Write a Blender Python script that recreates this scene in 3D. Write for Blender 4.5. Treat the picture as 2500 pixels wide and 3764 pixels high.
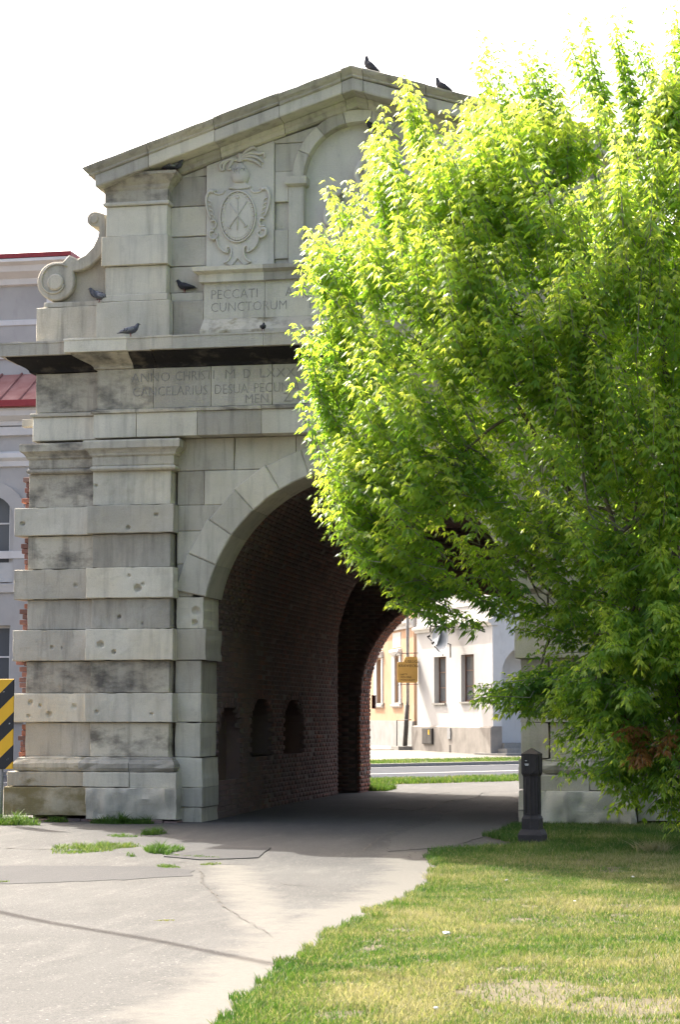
import bpy, bmesh, math, random
import numpy as np
from mathutils import Vector, Matrix, noise
R = math.radians
random.seed(7); rng = np.random.default_rng(7)
for o in list(bpy.data.objects): bpy.data.objects.remove(o)
scene = bpy.context.scene
COL = scene.collection

# ------------------------------------------------------------------ camera, sky, sun, exposure
cam_d = bpy.data.cameras.new('camera'); cam = bpy.data.objects.new('camera', cam_d); COL.objects.link(cam)
cam_d.sensor_fit = 'HORIZONTAL'; cam_d.sensor_width = 24.0; cam_d.lens = 72.7
cam_d.clip_start = 0.5; cam_d.clip_end = 3000
cam.location = (5.45, -28.9, 1.6); cam.rotation_euler = (R(90 + 5.65), 0, R(11.2))
scene.camera = cam
S = Vector((-0.65, 0.69, 1.0)).normalized()          # towards the sun: behind the gate, to the left
world = bpy.data.worlds.new('World'); scene.world = world; world.use_nodes = True
wn = world.node_tree.nodes; wl = world.node_tree.links
sky = wn.new('ShaderNodeTexSky'); sky.sky_type = 'NISHITA'; sky.sun_disc = False
sky.sun_elevation = math.asin(S.z); sky.sun_rotation = math.atan2(S.x, S.y) % (2 * math.pi)
sky.air_density = 0.8; sky.dust_density = 9.0; sky.ozone_density = 0.3
wn['Background'].inputs[1].default_value = 0.15
wl.new(sky.outputs[0], wn['Background'].inputs[0])
sun_d = bpy.data.lights.new('sun', 'SUN'); sun = bpy.data.objects.new('sun', sun_d); COL.objects.link(sun)
sun_d.energy = 3.1; sun_d.angle = R(0.5); sun_d.color = (1.0, 0.955, 0.88)
sun.rotation_euler = S.to_track_quat('Z', 'Y').to_euler(); sun.location = (-20, 25, 40)
vs = scene.view_settings; vs.view_transform = 'Standard'; vs.look = 'None'; vs.gamma = 1; vs.use_curve_mapping = False
vs.exposure = 2.12
scene.cycles.max_bounces = 12; scene.cycles.diffuse_bounces = 7; scene.cycles.transmission_bounces = 8

# ------------------------------------------------------------------ helpers
ORG = {}
def tag(o, label=None, cat=None, group=None, kind=None):
    if label: o['label'] = label
    if cat: o['category'] = cat
    if group: o['group'] = group
    if kind: o['kind'] = kind
    return o
def empty(name, loc, label, cat, group=None, rz=0):
    o = bpy.data.objects.new(name, None); COL.objects.link(o); o.location = loc; o.rotation_euler.z = rz
    o.empty_display_size = 0.2
    ORG[o] = Vector(loc); return tag(o, label, cat, group)
def link(name, me, mat, parent=None, loc=(0, 0, 0)):
    o = bpy.data.objects.new(name, me); COL.objects.link(o)
    if mat is not None and not me.materials: me.materials.append(mat)
    loc = Vector(loc); ORG[o] = loc
    if parent is not None: o.parent = parent; o.location = loc - ORG[parent]
    else: o.location = loc
    return o
def mesh(name, v, f, mat, parent=None, smooth=False, center=True):
    v = np.asarray(v, dtype=np.float64).reshape(-1, 3)
    c = Vector(((v.min(0) + v.max(0)) / 2).tolist()) if center else Vector((0, 0, 0))
    if center and parent is None: c.z = float(v[:, 2].min())
    me = bpy.data.meshes.new(name); me.from_pydata((v - np.array(c)).tolist(), [], f); me.update()
    if smooth: me.shade_smooth()
    return link(name, me, mat, parent, c)
def bm_obj(name, bm, mat, parent=None, smooth=False):
    v = [tuple(x.co) for x in bm.verts]; bm.verts.index_update()
    f = [[x.index for x in fc.verts] for fc in bm.faces]; bm.free()
    return mesh(name, v, f, mat, parent, smooth)
def big_mesh(name, V, F, mat, parent=None, attrs=None, loc=(0, 0, 0)):
    # V (n,3), F list of arrays of equal-length polygons
    V = np.asarray(V, np.float32) - np.array(loc, np.float32)
    me = bpy.data.meshes.new(name); me.vertices.add(len(V)); me.vertices.foreach_set('co', V.ravel())
    tot = np.concatenate([np.full(len(f), f.shape[1], np.int32) for f in F]); idx = np.concatenate([f.ravel() for f in F]).astype(np.int32)
    me.loops.add(len(idx)); me.loops.foreach_set('vertex_index', idx)
    me.polygons.add(len(tot)); me.polygons.foreach_set('loop_start', (np.cumsum(tot) - tot).astype(np.int32))
    me.update(calc_edges=True)
    for k, (dom, arr) in (attrs or {}).items():
        a = me.attributes.new(k, 'FLOAT', dom); a.data.foreach_set('value', np.asarray(arr, np.float32))
    me.validate()
    return link(name, me, mat, parent, loc)

def fbm(p, s, o=3):
    return noise.fractal(Vector(p) * s, 1.0, 2.0, o)
def box_vf(x0, x1, y0, y1, z0, z1):
    v = [(x, y, z) for x in (x0, x1) for y in (y0, y1) for z in (z0, z1)]
    f = [(0, 1, 3, 2), (4, 6, 7, 5), (0, 4, 5, 1), (2, 3, 7, 6), (0, 2, 6, 4), (1, 5, 7, 3)]
    return v, f
def bbox(name, b, mat, parent=None, bev=0.0, rot=None, seg=1):
    v, f = box_vf(*b); bm = bmesh.new(); bv = [bm.verts.new(q) for q in v]
    for q in f: bm.faces.new([bv[i] for i in q])
    bmesh.ops.recalc_face_normals(bm, faces=bm.faces)
    if bev: bmesh.ops.bevel(bm, geom=bm.edges[:], offset=bev, segments=seg, affect='EDGES', profile=0.5)
    if rot: bmesh.ops.rotate(bm, verts=bm.verts, cent=rot[0], matrix=rot[1])
    return bm_obj(name, bm, mat, parent)
def block(name, x0, x1, z0, z1, yf, yb, mat, parent, cell=0.09, rough=0.006, bev=0.010, pits=(), chip=0.5, tilt=True):
    """one ashlar stone: front face a weathered grid, worn arrises, plain sides"""
    nx = max(3, int((x1 - x0) / cell)); nz = max(3, int((z1 - z0) / cell))
    g = 0.0015
    xs = np.concatenate([[x0 + g], np.linspace(x0 + bev + g, x1 - bev - g, nx - 1), [x1 - g]])
    zs = np.concatenate([[z0 + g], np.linspace(z0 + bev + g, z1 - bev - g, nz - 1), [z1 - g]])
    sd = random.random() * 60; tx = random.uniform(-.006, .006) if tilt else 0; tz = random.uniform(-.006, .006) if tilt else 0
    v = []
    for j, z in enumerate(zs):
        for i, x in enumerate(xs):
            ex = min(i, nx - i); ez = min(j, nz - j)
            y = yf + rough * 1.6 * fbm((x + sd, sd, z), 2.2) + rough * .8 * fbm((x, sd, z), 9)
            y += tx * (x - x0) / (x1 - x0) + tz * (z - z0) / (z1 - z0)
            xx, zz = x, z
            if ex == 0 or ez == 0:
                y += bev
                c = max(0, fbm((x, sd, z), 5)) * chip * .035
                y += c
                if ex == 0: xx += (c * .7 if i == 0 else -c * .7)
                if ez == 0: zz += (c * .7 if j == 0 else -c * .7)
            for (px, pz, pr, pd) in pits:
                d = math.hypot(x - px, z - pz) / (pr * 1.25) + .18 * fbm((x * 9, sd, z * 9), 4)
                if d < 1: y += pd * 1.5 * (1 - d ** 3)
                elif d < 1.5: y += pd * .12 * (1.5 - d)
            v.append((xx, y, zz))
    w = nx + 1; f = []
    for j in range(nz):
        for i in range(nx):
            a = j * w + i; f.append((a, a + 1, a + w + 1, a + w))
    ring = [i for i in range(w)] + [j * w + nx for j in range(1, nz + 1)] + [nz * w + i for i in range(nx - 1, -1, -1)] + [j * w for j in range(nz - 1, 0, -1)]
    n0 = len(v)
    for k in ring: v.append((v[k][0], yb, v[k][2]))
    m = len(ring)
    for k in range(m): f.append((ring[k], n0 + k, n0 + (k + 1) % m, ring[(k + 1) % m]))
    f.append(tuple(n0 + k for k in range(m)))
    o = mesh(name, v, f, mat, parent, True); o.data.set_sharp_from_angle(angle=R(38)); return o
def prism(name, poly, yf, yb, mat, parent, bev=0.012, rough=0.004):
    bm = bmesh.new()
    a = [bm.verts.new((x, yf, z)) for x, z in poly]; b = [bm.verts.new((x, yb, z)) for x, z in poly]
    fr = bm.faces.new(a); bm.faces.new(b[::-1]); n = len(poly)
    for i in range(n): bm.faces.new((a[i], b[i], b[(i + 1) % n], a[(i + 1) % n]))
    bmesh.ops.recalc_face_normals(bm, faces=bm.faces)
    if bev: bmesh.ops.bevel(bm, geom=list(fr.edges), offset=bev, segments=1, affect='EDGES')
    for q in bm.verts:
        if rough and q.co.y < (yf + yb) / 2: q.co.y += rough * 1.5 * fbm(q.co, 4); q.co.x += rough * fbm(q.co + Vector((9, 0, 0)), 6); q.co.z += rough * fbm(q.co + Vector((0, 9, 0)), 6)
    return bm_obj(name, bm, mat, parent)
def moulding(name, prof, x0, x1, yface, yback, mat, parent, rl=0, rr=0, zf=None, seg=0.12, rough=0.004, drop=0):
    """prof: list of (out, z) from bottom to top; rl/rr: mitred return on left/right end (1) or flat (0)"""
    v = []; f = []; nseg = max(1, int((x1 - x0) / seg)); np_ = len(prof)
    sd = random.random() * 50; dz = random.uniform(-drop, drop); dy = random.uniform(-drop, drop)
    for i in range(nseg + 1):
        for (o, z) in prof:
            x = (x0 - o * rl) + ((x1 + o * rr) - (x0 - o * rl)) * i / nseg
            zz = z + (zf(x) if zf else 0) + dz
            q = (x + sd, o * 3, z * 3)
            v.append((x, yface - o + dy + rough * fbm(q, 5) * 1.5, zz + rough * fbm(q, 6)))
    for i in range(nseg):
        for j in range(np_ - 1):
            a = i * np_ + j; f.append((a, a + np_, a + np_ + 1, a + 1))
    nb = len(v)                                     # back points
    for i in (0, nseg):
        for j in range(np_): x, y, z = v[i * np_ + j]; v.append((x, yback, z))
    for j in range(np_ - 1):
        f.append((nb + j, j, j + 1, nb + j + 1))
        e = nseg * np_; f.append((e + j, nb + np_ + j, nb + np_ + j + 1, e + j + 1))
    top = [i * np_ + np_ - 1 for i in range(nseg + 1)]; bot = [i * np_ for i in range(nseg + 1)]
    f.append(tuple(top + [nb + 2 * np_ - 1, nb + np_ - 1])); f.append(tuple(bot[::-1] + [nb, nb + np_]))
    f.append(tuple([nb + j for j in range(np_)] + [nb + np_ + j for j in range(np_ - 1, -1, -1)]))
    return mesh(name, v, f, mat, parent)
def tube_vf(pts, rad, n=6, close=True):
    pts = [Vector(p) for p in pts]; v = []; f = []
    if not hasattr(rad, '__len__'): rad = [rad] * len(pts)
    up = None
    for i, p in enumerate(pts):
        t = (pts[min(i + 1, len(pts) - 1)] - pts[max(i - 1, 0)]).normalized()
        if up is None: up = t.orthogonal().normalized()
        up = (up - t * up.dot(t)).normalized(); b = t.cross(up)
        for k in range(n):
            a = 2 * math.pi * k / n; v.append(tuple(p + (up * math.cos(a) + b * math.sin(a)) * rad[i]))
    for i in range(len(pts) - 1):
        for k in range(n):
            a = i * n + k; b2 = i * n + (k + 1) % n; f.append((a, b2, b2 + n, a + n))
    if close: f.append(tuple(range(n))[::-1]); f.append(tuple((len(pts) - 1) * n + k for k in range(n)))
    return v, f
def tube(name, pts, rad, mat, parent=None, n=6, smooth=True):
    v, f = tube_vf(pts, rad, n); return mesh(name, v, f, mat, parent, smooth)
def smooth_pts(pts, k=6):
    pts = [Vector(p) for p in pts]; out = []
    for i in range(len(pts) - 1):
        p0, p1, p2, p3 = pts[max(i - 1, 0)], pts[i], pts[i + 1], pts[min(i + 2, len(pts) - 1)]
        for j in range(k):
            t = j / k; out.append(.5 * ((2 * p1) + (p2 - p0) * t + (2 * p0 - 5 * p1 + 4 * p2 - p3) * t * t + (3 * p1 - p0 - 3 * p2 + p3) * t ** 3))
    return out + [pts[-1]]
def loft(name, secs, mat, parent=None, n=12, smooth=True):
    """secs: (center, radius_side, radius_up, side_vec, up_vec)"""
    v = []; f = []
    for c, ra, rb, sv, uv in secs:
        c = Vector(c); sv = Vector(sv); uv = Vector(uv)
        for k in range(n):
            a = 2 * math.pi * k / n; v.append(tuple(c + sv * ra * math.cos(a) + uv * rb * math.sin(a)))
    for i in range(len(secs) - 1):
        for k in range(n): a = i * n + k; b = i * n + (k + 1) % n; f.append((a, b, b + n, a + n))
    f.append(tuple(range(n))[::-1]); f.append(tuple((len(secs) - 1) * n + k for k in range(n)))
    return mesh(name, v, f, mat, parent, smooth)
def merge(parts):
    V = []; F = []
    for v, f in parts: n = len(V); V += list(v); F += [tuple(i + n for i in q) for q in f]
    return V, F

# ------------------------------------------------------------------ materials
class NT:
    def __init__(s, name):
        s.m = bpy.data.materials.new(name); s.m.use_nodes = True; s.t = s.m.node_tree; s.n = s.t.nodes; s.l = s.t.links
        s.b = s.n['Principled BSDF']; s.out = s.n['Material Output']
    def node(s, t, **k):
        q = s.n.new(t)
        for a, b in k.items(): setattr(q, a, b)
        return q
    def pos(s):
        return s.node('ShaderNodeNewGeometry').outputs['Position']
    def mapv(s, v, sc, loc=(0, 0, 0), rot=(0, 0, 0)):
        q = s.node('ShaderNodeMapping'); s.l.new(v, q.inputs[0]); q.inputs['Scale'].default_value = sc; q.inputs['Location'].default_value = loc; q.inputs['Rotation'].default_value = rot
        return q.outputs[0]
    def noise(s, v, sc, det=4, rough=.55, dist=0):
        q = s.node('ShaderNodeTexNoise'); s.l.new(v, q.inputs['Vector']); q.inputs['Scale'].default_value = sc; q.inputs['Detail'].default_value = det; q.inputs['Roughness'].default_value = rough; q.inputs['Distortion'].default_value = dist
        return q.outputs['Fac']
    def ramp(s, f, stops):
        q = s.node('ShaderNodeValToRGB'); s.l.new(f, q.inputs[0]); e = q.color_ramp.elements
        while len(e) < len(stops): e.new(0.5)
        for i, (p, c) in enumerate(stops):
            e[i].position = p; e[i].color = (c, c, c, 1) if not hasattr(c, '__len__') else (*c, 1)
        return q.outputs[0]
    def mix(s, f, a, b, mode='MIX'):
        q = s.node('ShaderNodeMix', data_type='RGBA', blend_type=mode)
        for sock, val in ((q.inputs[0], f), (q.inputs[6], a), (q.inputs[7], b)):
            if isinstance(val, bpy.types.NodeSocket): s.l.new(val, sock)
            elif hasattr(val, '__len__'): sock.default_value = (*val, 1)
            else: sock.default_value = val
        return q.outputs[2]
    def math(s, op, a, b=0.0, clamp=False):
        q = s.node('ShaderNodeMath', operation=op, use_clamp=clamp)
        for i, val in enumerate((a, b)):
            if isinstance(val, bpy.types.NodeSocket): s.l.new(val, q.inputs[i])
            else: q.inputs[i].default_value = val
        return q.outputs[0]
    def rand(s): return s.node('ShaderNodeObjectInfo').outputs['Random']
    def attr(s, n): return s.node('ShaderNodeAttribute', attribute_name=n).outputs['Fac']
    def bump(s, h, st, dist=.02):
        q = s.node('ShaderNodeBump'); q.inputs['Strength'].default_value = st; q.inputs['Distance'].default_value = dist; s.l.new(h, q.inputs['Height']); s.l.new(q.outputs[0], s.b.inputs['Normal'])
    def col(s, c): 
        if isinstance(c, bpy.types.NodeSocket): s.l.new(c, s.b.inputs['Base Color'])
        else: s.b.inputs['Base Color'].default_value = (*c, 1)
    def rough(s, r, spec=.3): s.b.inputs['Roughness'].default_value = r; s.b.inputs['Specular IOR Level'].default_value = spec

def stone(name, c0, c1, streak=.5, soot=0.0, lichen=0.0, var=.22, warm=.3):
    t = NT(name); p = t.pos(); c0 = (c0[0] * 1.03, c0[1], c0[2] * .92); c1 = (c1[0] * 1.03, c1[1], c1[2] * .92)
    r = t.rand()
    base = t.mix(t.ramp(t.noise(p, 1.3, 5, .6), [(.32, 0), (.68, 1)]), c0, c1)
    base = t.mix(t.math('MULTIPLY', t.ramp(t.noise(t.mapv(p, (1, 1, 1), (5, 2, 9)), .9, 4), [(.45, 0), (.7, 1)]), warm), base, (c1[0] * 1.02, c1[1] * .9, c1[2] * .7))
    base = t.mix(1.0, base, t.mix(r, (1 - var, 1 - var, 1 - var * .95), (1 + var * .6, 1 + var * .58, 1 + var * .5)), 'MULTIPLY')
    st = t.ramp(t.noise(t.mapv(p, (5, 5, .55)), 1.6, 5, .6), [(.5, 0), (.74, 1)])
    base = t.mix(t.math('MULTIPLY', st, streak), base, (c0[0] * .42, c0[1] * .42, c0[2] * .43))
    if soot:
        so = t.ramp(t.noise(t.mapv(p, (1.2, 1.2, 2.2), (3, 1, 4)), 1.7, 6, .65), [(.66 - soot * .50, 0), (.80 - soot * .32, 1)])
        base = t.mix(t.math('MULTIPLY', so, .74 if soot < 1 else .96), base, (.04, .038, .038) if soot < 1 else (.016, .015, .016))
    if lichen:
        li = t.ramp(t.noise(t.mapv(p, (1, 1, 1.6), (11, 4, 2)), 1.9, 5, .6), [(.58, 0), (.68, 1)] if lichen < 1 else [(.40, 0), (.58, 1)])
        base = t.mix(t.math('MULTIPLY', li, min(lichen, .85)), base, (.17, .14, .06))
    pt = t.ramp(t.noise(p, 11, 3, .7), [(.6, 0), (.72, 1)])
    base = t.mix(t.math('MULTIPLY', pt, .22), base, (c0[0] * .5, c0[1] * .5, c0[2] * .5))
    sp = t.noise(p, 75, 3, .7)
    base = t.mix(.5, base, t.mix(sp, (.55, .55, .55), (1.35, 1.35, 1.35)), 'MULTIPLY')
    t.col(base); t.rough(.92, .15)
    h = t.math('ADD', t.math('MULTIPLY', t.noise(p, 40, 4, .7), .5), t.math('MULTIPLY', t.noise(t.mapv(p, (3, 3, 40)), 2, 3), .45))
    t.bump(t.math('ADD', h, t.math('MULTIPLY', t.noise(p, 7, 4), .8)), .55, .012)
    return t.m
M = {}
M['stone'] = stone('limestone', (0.439, 0.429, 0.381), (0.580, 0.565, 0.503), .42)
M['stone_dark'] = stone('limestone_weathered', (0.342, 0.332, 0.299), (0.500, 0.483, 0.433), .6)
M['stone_soot'] = stone('limestone_sooty', (0.403, 0.384, 0.336), (0.537, 0.512, 0.439), .65, soot=.42)
M['stone_crust'] = stone('limestone_black_crust', (.10, .095, .09), (.30, .26, .20), .5, soot=1.05)
M['stone_moss'] = stone('limestone_mossy', (0.342, 0.329, 0.287), (0.488, 0.464, 0.403), .6, lichen=.85)
M['stone_algae'] = stone('limestone_algae', (.27, .255, .20), (.38, .36, .30), .75, lichen=1.0)
M['stone_relief'] = stone('limestone_carved', (0.500, 0.488, 0.445), (0.610, 0.592, 0.537), .3, var=.08, warm=.12)
M['plaster_niche'] = stone('niche_plaster', (0.537, 0.525, 0.488), (0.622, 0.610, 0.567), .15, var=.05, warm=.05)

def brickmat(name, dark):
    t = NT(name); p = t.pos(); r = t.math('FRACT', t.math('ADD', t.rand(), t.attr('tint')))
    c = t.ramp(r, [(0, (.15, .085, .066)), (.3, (.25, .115, .082)), (.6, (.34, .145, .10)), (.85, (.46, .18, .105)), (1, (.24, .175, .15))])
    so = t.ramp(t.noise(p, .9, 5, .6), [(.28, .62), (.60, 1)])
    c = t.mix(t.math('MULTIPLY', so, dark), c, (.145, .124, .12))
    c = t.mix(t.math('MULTIPLY', t.ramp(t.noise(p, 16, 4, .7), [(.55, 0), (.7, 1)]), .35), c, (.20, .17, .15))
    c = t.mix(t.math('MULTIPLY', t.ramp(t.noise(t.mapv(p, (1, .8, 1), (4, 4, 1)), .75, 6, .65), [(.50, 0), (.66, 1)]), .5), c, (0.255, 0.173, 0.150))
    t.col(c); t.rough(.95, .1); t.bump(t.noise(p, 45, 4, .7), .6, .01); return t.m
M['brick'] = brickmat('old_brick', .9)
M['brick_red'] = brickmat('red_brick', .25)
def simple(name, c, c2=None, rough=.8, sc=6, spec=.3, bump=.25, metal=0, bsc=30):
    t = NT(name); p = t.pos()
    t.col(t.mix(t.ramp(t.noise(p, sc, 5, .6), [(.3, 0), (.7, 1)]), c, c2) if c2 else c)
    t.rough(rough, spec); t.b.inputs['Metallic'].default_value = metal
    if bump: t.bump(t.noise(p, bsc, 4, .65), bump, .01)
    return t.m
M['mortar'] = simple('old_mortar', (0.247, 0.218, 0.190), (0.133, 0.118, 0.110), .95, 3)
M['letters'] = simple('engraved_lettering', (.19, .182, .16), (.33, .315, .28), .95, 9)
M['gate_core'] = simple('rubble_core', (.12, .10, .09), (.2, .16, .13), .95, 2)
M['iron'] = simple('dark_iron', (.03, .028, .027), (.05, .045, .04), .6, 8)

# --- ground: asphalt with sand towards the lawn
def asphalt(name, dark=0.0):
    t = NT(name); p = t.pos()
    c = t.mix(t.ramp(t.noise(p, .5, 5, .6), [(.3, 0), (.7, 1)]), (.058, .057, .0535), (.077, .076, .071))
    c = t.mix(t.math('MULTIPLY', t.ramp(t.noise(t.mapv(p, (1, .5, 1), (3, 7, 0)), 1.4, 6, .65), [(.5, 0), (.72, 1)]), .65), c, (.047, .0465, .044))
    c = t.mix(t.math('MULTIPLY', t.ramp(t.noise(t.mapv(p, (1.6, .35, 1), (1, 3, 0), (0, 0, .5)), 2.3, 7, .7), [(.52, 0), (.66, 1)]), .5), c, (.105, .102, .093))
    g = t.noise(p, 75, 3, .75)
    c = t.mix(.75, c, t.mix(t.ramp(g, [(.3, 0), (.7, 1)]), (.45, .45, .45), (1.5, 1.5, 1.5)), 'MULTIPLY')
    c = t.mix(.6, c, t.mix(t.ramp(t.noise(p, 28, 4, .75), [(.3, 0), (.7, 1)]), (.72, .72, .72), (1.25, 1.25, 1.25)), 'MULTIPLY')
    c = t.mix(t.ramp(t.noise(p, 34, 1, .5), [(.70, 0), (.73, .6)]), c, (0.231, 0.224, 0.203))
    s = t.attr('sand'); n = t.noise(p, 2.2, 7, .7)
    sf = t.ramp(t.math('ADD', t.math('MULTIPLY', s, 1.15), t.math('MULTIPLY', t.math('SUBTRACT', n, .5), 1.1)), [(.38, 0), (.72, 1)])
    c = t.mix(sf, c, t.mix(t.noise(p, 25, 4), (.09, .0855, .075), (.128, .122, .107)))
    d = t.attr('passage_dark'); c = t.mix(t.math('MULTIPLY', d, .4), c, (.05, .05, .052))
    if dark: c = t.mix(dark, c, (.04, .04, .041))
    t.col(c); t.rough(.93, .2)
    t.bump(t.math('ADD', t.noise(p, 120, 3, .7), t.math('MULTIPLY', t.noise(p, 6, 5, .6), 1.4)), .55, .012); return t.m
M['asphalt'] = asphalt('worn_asphalt'); M['asphalt_dark'] = asphalt('patched_asphalt', .75); M['asphalt_light'] = simple('gravelly_asphalt', (.058, .057, .053), (.088, .086, .080), .95, 30, .2, .6, 0, 90)
M['road'] = simple('street_asphalt', (.046, .049, .055), (.06, .064, .07), .98, 1.5, .05, .3, 0, 80)
M['line'] = simple('road_paint', (.3, .3, .295), (.4, .4, .39), .8, 3)
M['paving'] = simple('pale_paving', (.115, .106, .09), (.16, .147, .125), .9, 1.2, .2, .3)
M['crack'] = simple('crack_dirt', (.05, .047, .042), (.09, .082, .07), 1.0, 20)
M['concrete'] = simple('concrete', (.22, .212, .19), (.29, .28, .25), .95, 14, .2, .5, 0, 70)
M['soil'] = simple('dry_soil', (.075, .066, .044), (.12, .105, .07), 1.0, 3, .1, .5, 0, 60)

# ------------------------------------------------------------------ ground sheet
def hgt(x, y):
    x = np.asarray(x, float); y = np.asarray(y, float)
    def ss(a, b, v): u = np.clip((v - a) / (b - a), 0, 1); return u * u * (3 - 2 * u)
    h = .09 * ss(-9, -.5, y) + .02 * ss(0, 6, y) + .22 * np.clip((y - 12) / 32, 0, 1)
    h = h + .012 * np.sin(x * 1.7 + 1) * np.sin(y * 1.1) * (np.abs(y + 8) < 14)
    for (cx, cy, r, d) in [(-1.5, -5.6, 1.0, .03), (.6, -6.6, .9, -.02), (1.0, 5, 1.2, -.02), (.2, 7, .8, .03), (1.4, 2.2, .5, -.03)]:
        h = h + d * np.exp(-((x - cx) ** 2 + (y - cy) ** 2) / r ** 2)
    return h
EDGE = [(-40, 2.9), (-19, 2.78), (-18.3, 2.74), (-17.3, 2.66), (-16.7, 2.56), (-15.1, 2.46), (-13.4, 2.42), (-11.9, 2.45), (-10.4, 2.47), (-9.0, 2.40), (-7.6, 2.24), (-6.4, 2.02), (-5.6, 1.86), (-5.0, 1.86), (-4.72, 2.12), (-4.45, 2.62), (-4.1, 2.74), (-3.7, 2.66), (-3.3, 2.42), (-2.8, 2.2), (-1.5, 2.28), (0.05, 2.38)]
def edge_x(y):
    y = np.asarray(y, float)
    return np.interp(y, [e[0] for e in EDGE], [e[1] for e in EDGE]) + .07 * np.sin(y * 5.3) * np.sin(y * 1.9) + .035 * np.sin(y * 17)
gx = np.unique(np.concatenate([[-600, -250, -120, -60, -35, -22, -15, -11], np.arange(-8.5, 8.6, .14), [10, 13, 18, 26, 40, 70, 130, 260, 600]]))
gy = np.unique(np.concatenate([[-300, -120, -60, -40, -30, -25], np.arange(-21, 13, .14), np.arange(13, 60, 1.5), [70, 90, 130, 200, 400, 900]]))
X, Y = np.meshgrid(gx, gy); Zg = hgt(X, Y)
V = np.stack([X.ravel(), Y.ravel(), Zg.ravel()], 1); w = len(gx)
ii, jj = np.meshgrid(np.arange(len(gx) - 1), np.arange(len(gy) - 1)); a = (jj * w + ii).ravel()
F = np.stack([a, a + 1, a + w + 1, a + w], 1)
dist = edge_x(V[:, 1]) - V[:, 0]
sand = np.where((dist > -2) & (V[:, 1] < -4.2), np.clip(1 - dist / 1.0, 0, 1), 0) * np.clip((-3.9 - V[:, 1]) / 1.5, 0, 1)
sand = np.maximum(sand, .62 * np.exp(-((V[:, 0] - (.35 - .30 * (V[:, 1] + 8.5))) / .42) ** 2) * (V[:, 1] < -6.9) * (V[:, 1] > -15.5))
passage_dark = np.clip((V[:, 1] + 7) / 2.5, 0, 1) * np.clip(1 - (np.abs(V[:, 0] + .9) - 1.2) / 1.0, 0, 1) * np.clip((11 - V[:, 1]) / 4, 0, 1) * (V[:, 1] > -7)  # darkens the asphalt in and before the passage, more on the left
big_mesh('ground', V, [F], M['asphalt'], None, {'sand': ('POINT', sand), 'passage_dark': ('POINT', passage_dark)})['kind'] = 'structure'

def sheet(name, poly, lift, mat, parent=None, thick=.03, kind='structure', n=1):
    """thin irregular slab lying on the ground"""
    bm = bmesh.new(); pts = []
    for i in range(len(poly)):
        p, q = Vector(poly[i]), Vector(poly[(i + 1) % len(poly)])
        m = max(1, int((q - p).length / .12)) if n else 1
        for k in range(m):
            s = p.lerp(q, k / m); j = .035 * n
            pts.append((s.x + j * fbm((s.x, s.y, 0), 6), s.y + j * 1.6 * fbm((s.x, s.y, 5), 6)))
    top = [bm.verts.new((x, y, float(hgt(x, y)) + lift)) for x, y in pts]; bot = [bm.verts.new((v.co.x, v.co.y, v.co.z - thick)) for v in top]
    fc = bm.faces.new(top)
    for i in range(len(top)): bm.faces.new((top[i], bot[i], bot[(i + 1) % len(top)], top[(i + 1) % len(top)]))
    bmesh.ops.triangulate(bm, faces=[fc]); bmesh.ops.recalc_face_normals(bm, faces=bm.faces)
    o = bm_obj(name, bm, mat, parent)
    if kind: o['kind'] = kind
    return o
sheet('pavement_patch', [(-4.5, -7.75), (-2.4, -7.75), (-.6, -7.6), (-.3, -7.8), (-.1, -8.6), (-.6, -9.2), (-1.7, -9.8), (-4.5, -9.9)], .004, M['asphalt_dark'], n=1.6)
def ribbon(name, pts, wid, mat, lift=.006):
    pts = smooth_pts([(x, y, 0) for x, y in pts], 14); L = []; Rr = []
    for i, p in enumerate(pts):
        t = (pts[min(i + 1, len(pts) - 1)] - pts[max(i - 1, 0)]).normalized(); nrm = Vector((-t.y, t.x, 0))
        q = p + nrm * .05 * fbm(p, 5) ; ww = wid * max(.12, .55 + 1.1 * fbm(p + Vector((7, 0, 0)), 7)) * min(1, 6 * (i + .2) / len(pts), 6 * (len(pts) - i - .8) / len(pts))
        for s, arr in ((1, L), (-1, Rr)):
            e = q + nrm * ww * s * (1 + .5 * fbm(q, 20)); arr.append((e.x, e.y, float(hgt(e.x, e.y)) + lift))
    n = len(L); v = L + Rr; f = [(i, i + 1, n + i + 1, n + i) for i in range(n - 1)]
    o = mesh(name, v, f, mat); o['kind'] = 'structure'; return o
for pts, wd in [([(-.35, -7.5), (.0, -8.5), (.32, -9.7), (.7, -10.7), (1.08, -11.8), (1.64, -13.2), (2.1, -14.3)], .011), ([(-3.7, -5.2), (-3.0, -5.5), (-2.5, -5.5), (-2.0, -5.2)], .03),
                ([(-.68, 4.43), (-.51, 4.73), (-.51, 6.37), (-.46, 7.88), (-.51, 10.5), (-.29, 12)], .05), ([(.26, 4.1), (.22, 5.7), (.38, 6.55), (.43, 8.4), (.63, 9.4)], .06),
                ([(.39, 3.4), (.78, 3.0), (1.03, 1.08)], .04), ([(1.04, -5.4), (.82, -2.6), (.82, -1.06), (1.02, 1.08)], .02), ([(1.3, -6.2), (1.67, -6.14), (1.65, -5.15), (1.96, -4.96)], .012),
                ([(1.9, -6.3), (1.85, -5.8), (1.9, -5.23)], .012), ([(-.9, -6.9), (-.3, -7.0), (.2, -6.6)], .012), ([(.9, -9.2), (1.3, -9.6), (1.9, -9.3)], .012), ([(1.2, 3.2), (1.45, 2.4), (1.35, 1.7), (1.6, 1.2)], .07)]:
    ribbon('pavement_crack', pts, wd, M['crack'])
sheet('pavement_patch', [(-.55, 4.6), (.1, 4.2), (.3, 6.4), (.5, 9), (.3, 11.5), (-.3, 11.6), (-.4, 8.5), (-.45, 6.3)], .006, M['asphalt_light'], n=1.4)
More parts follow.
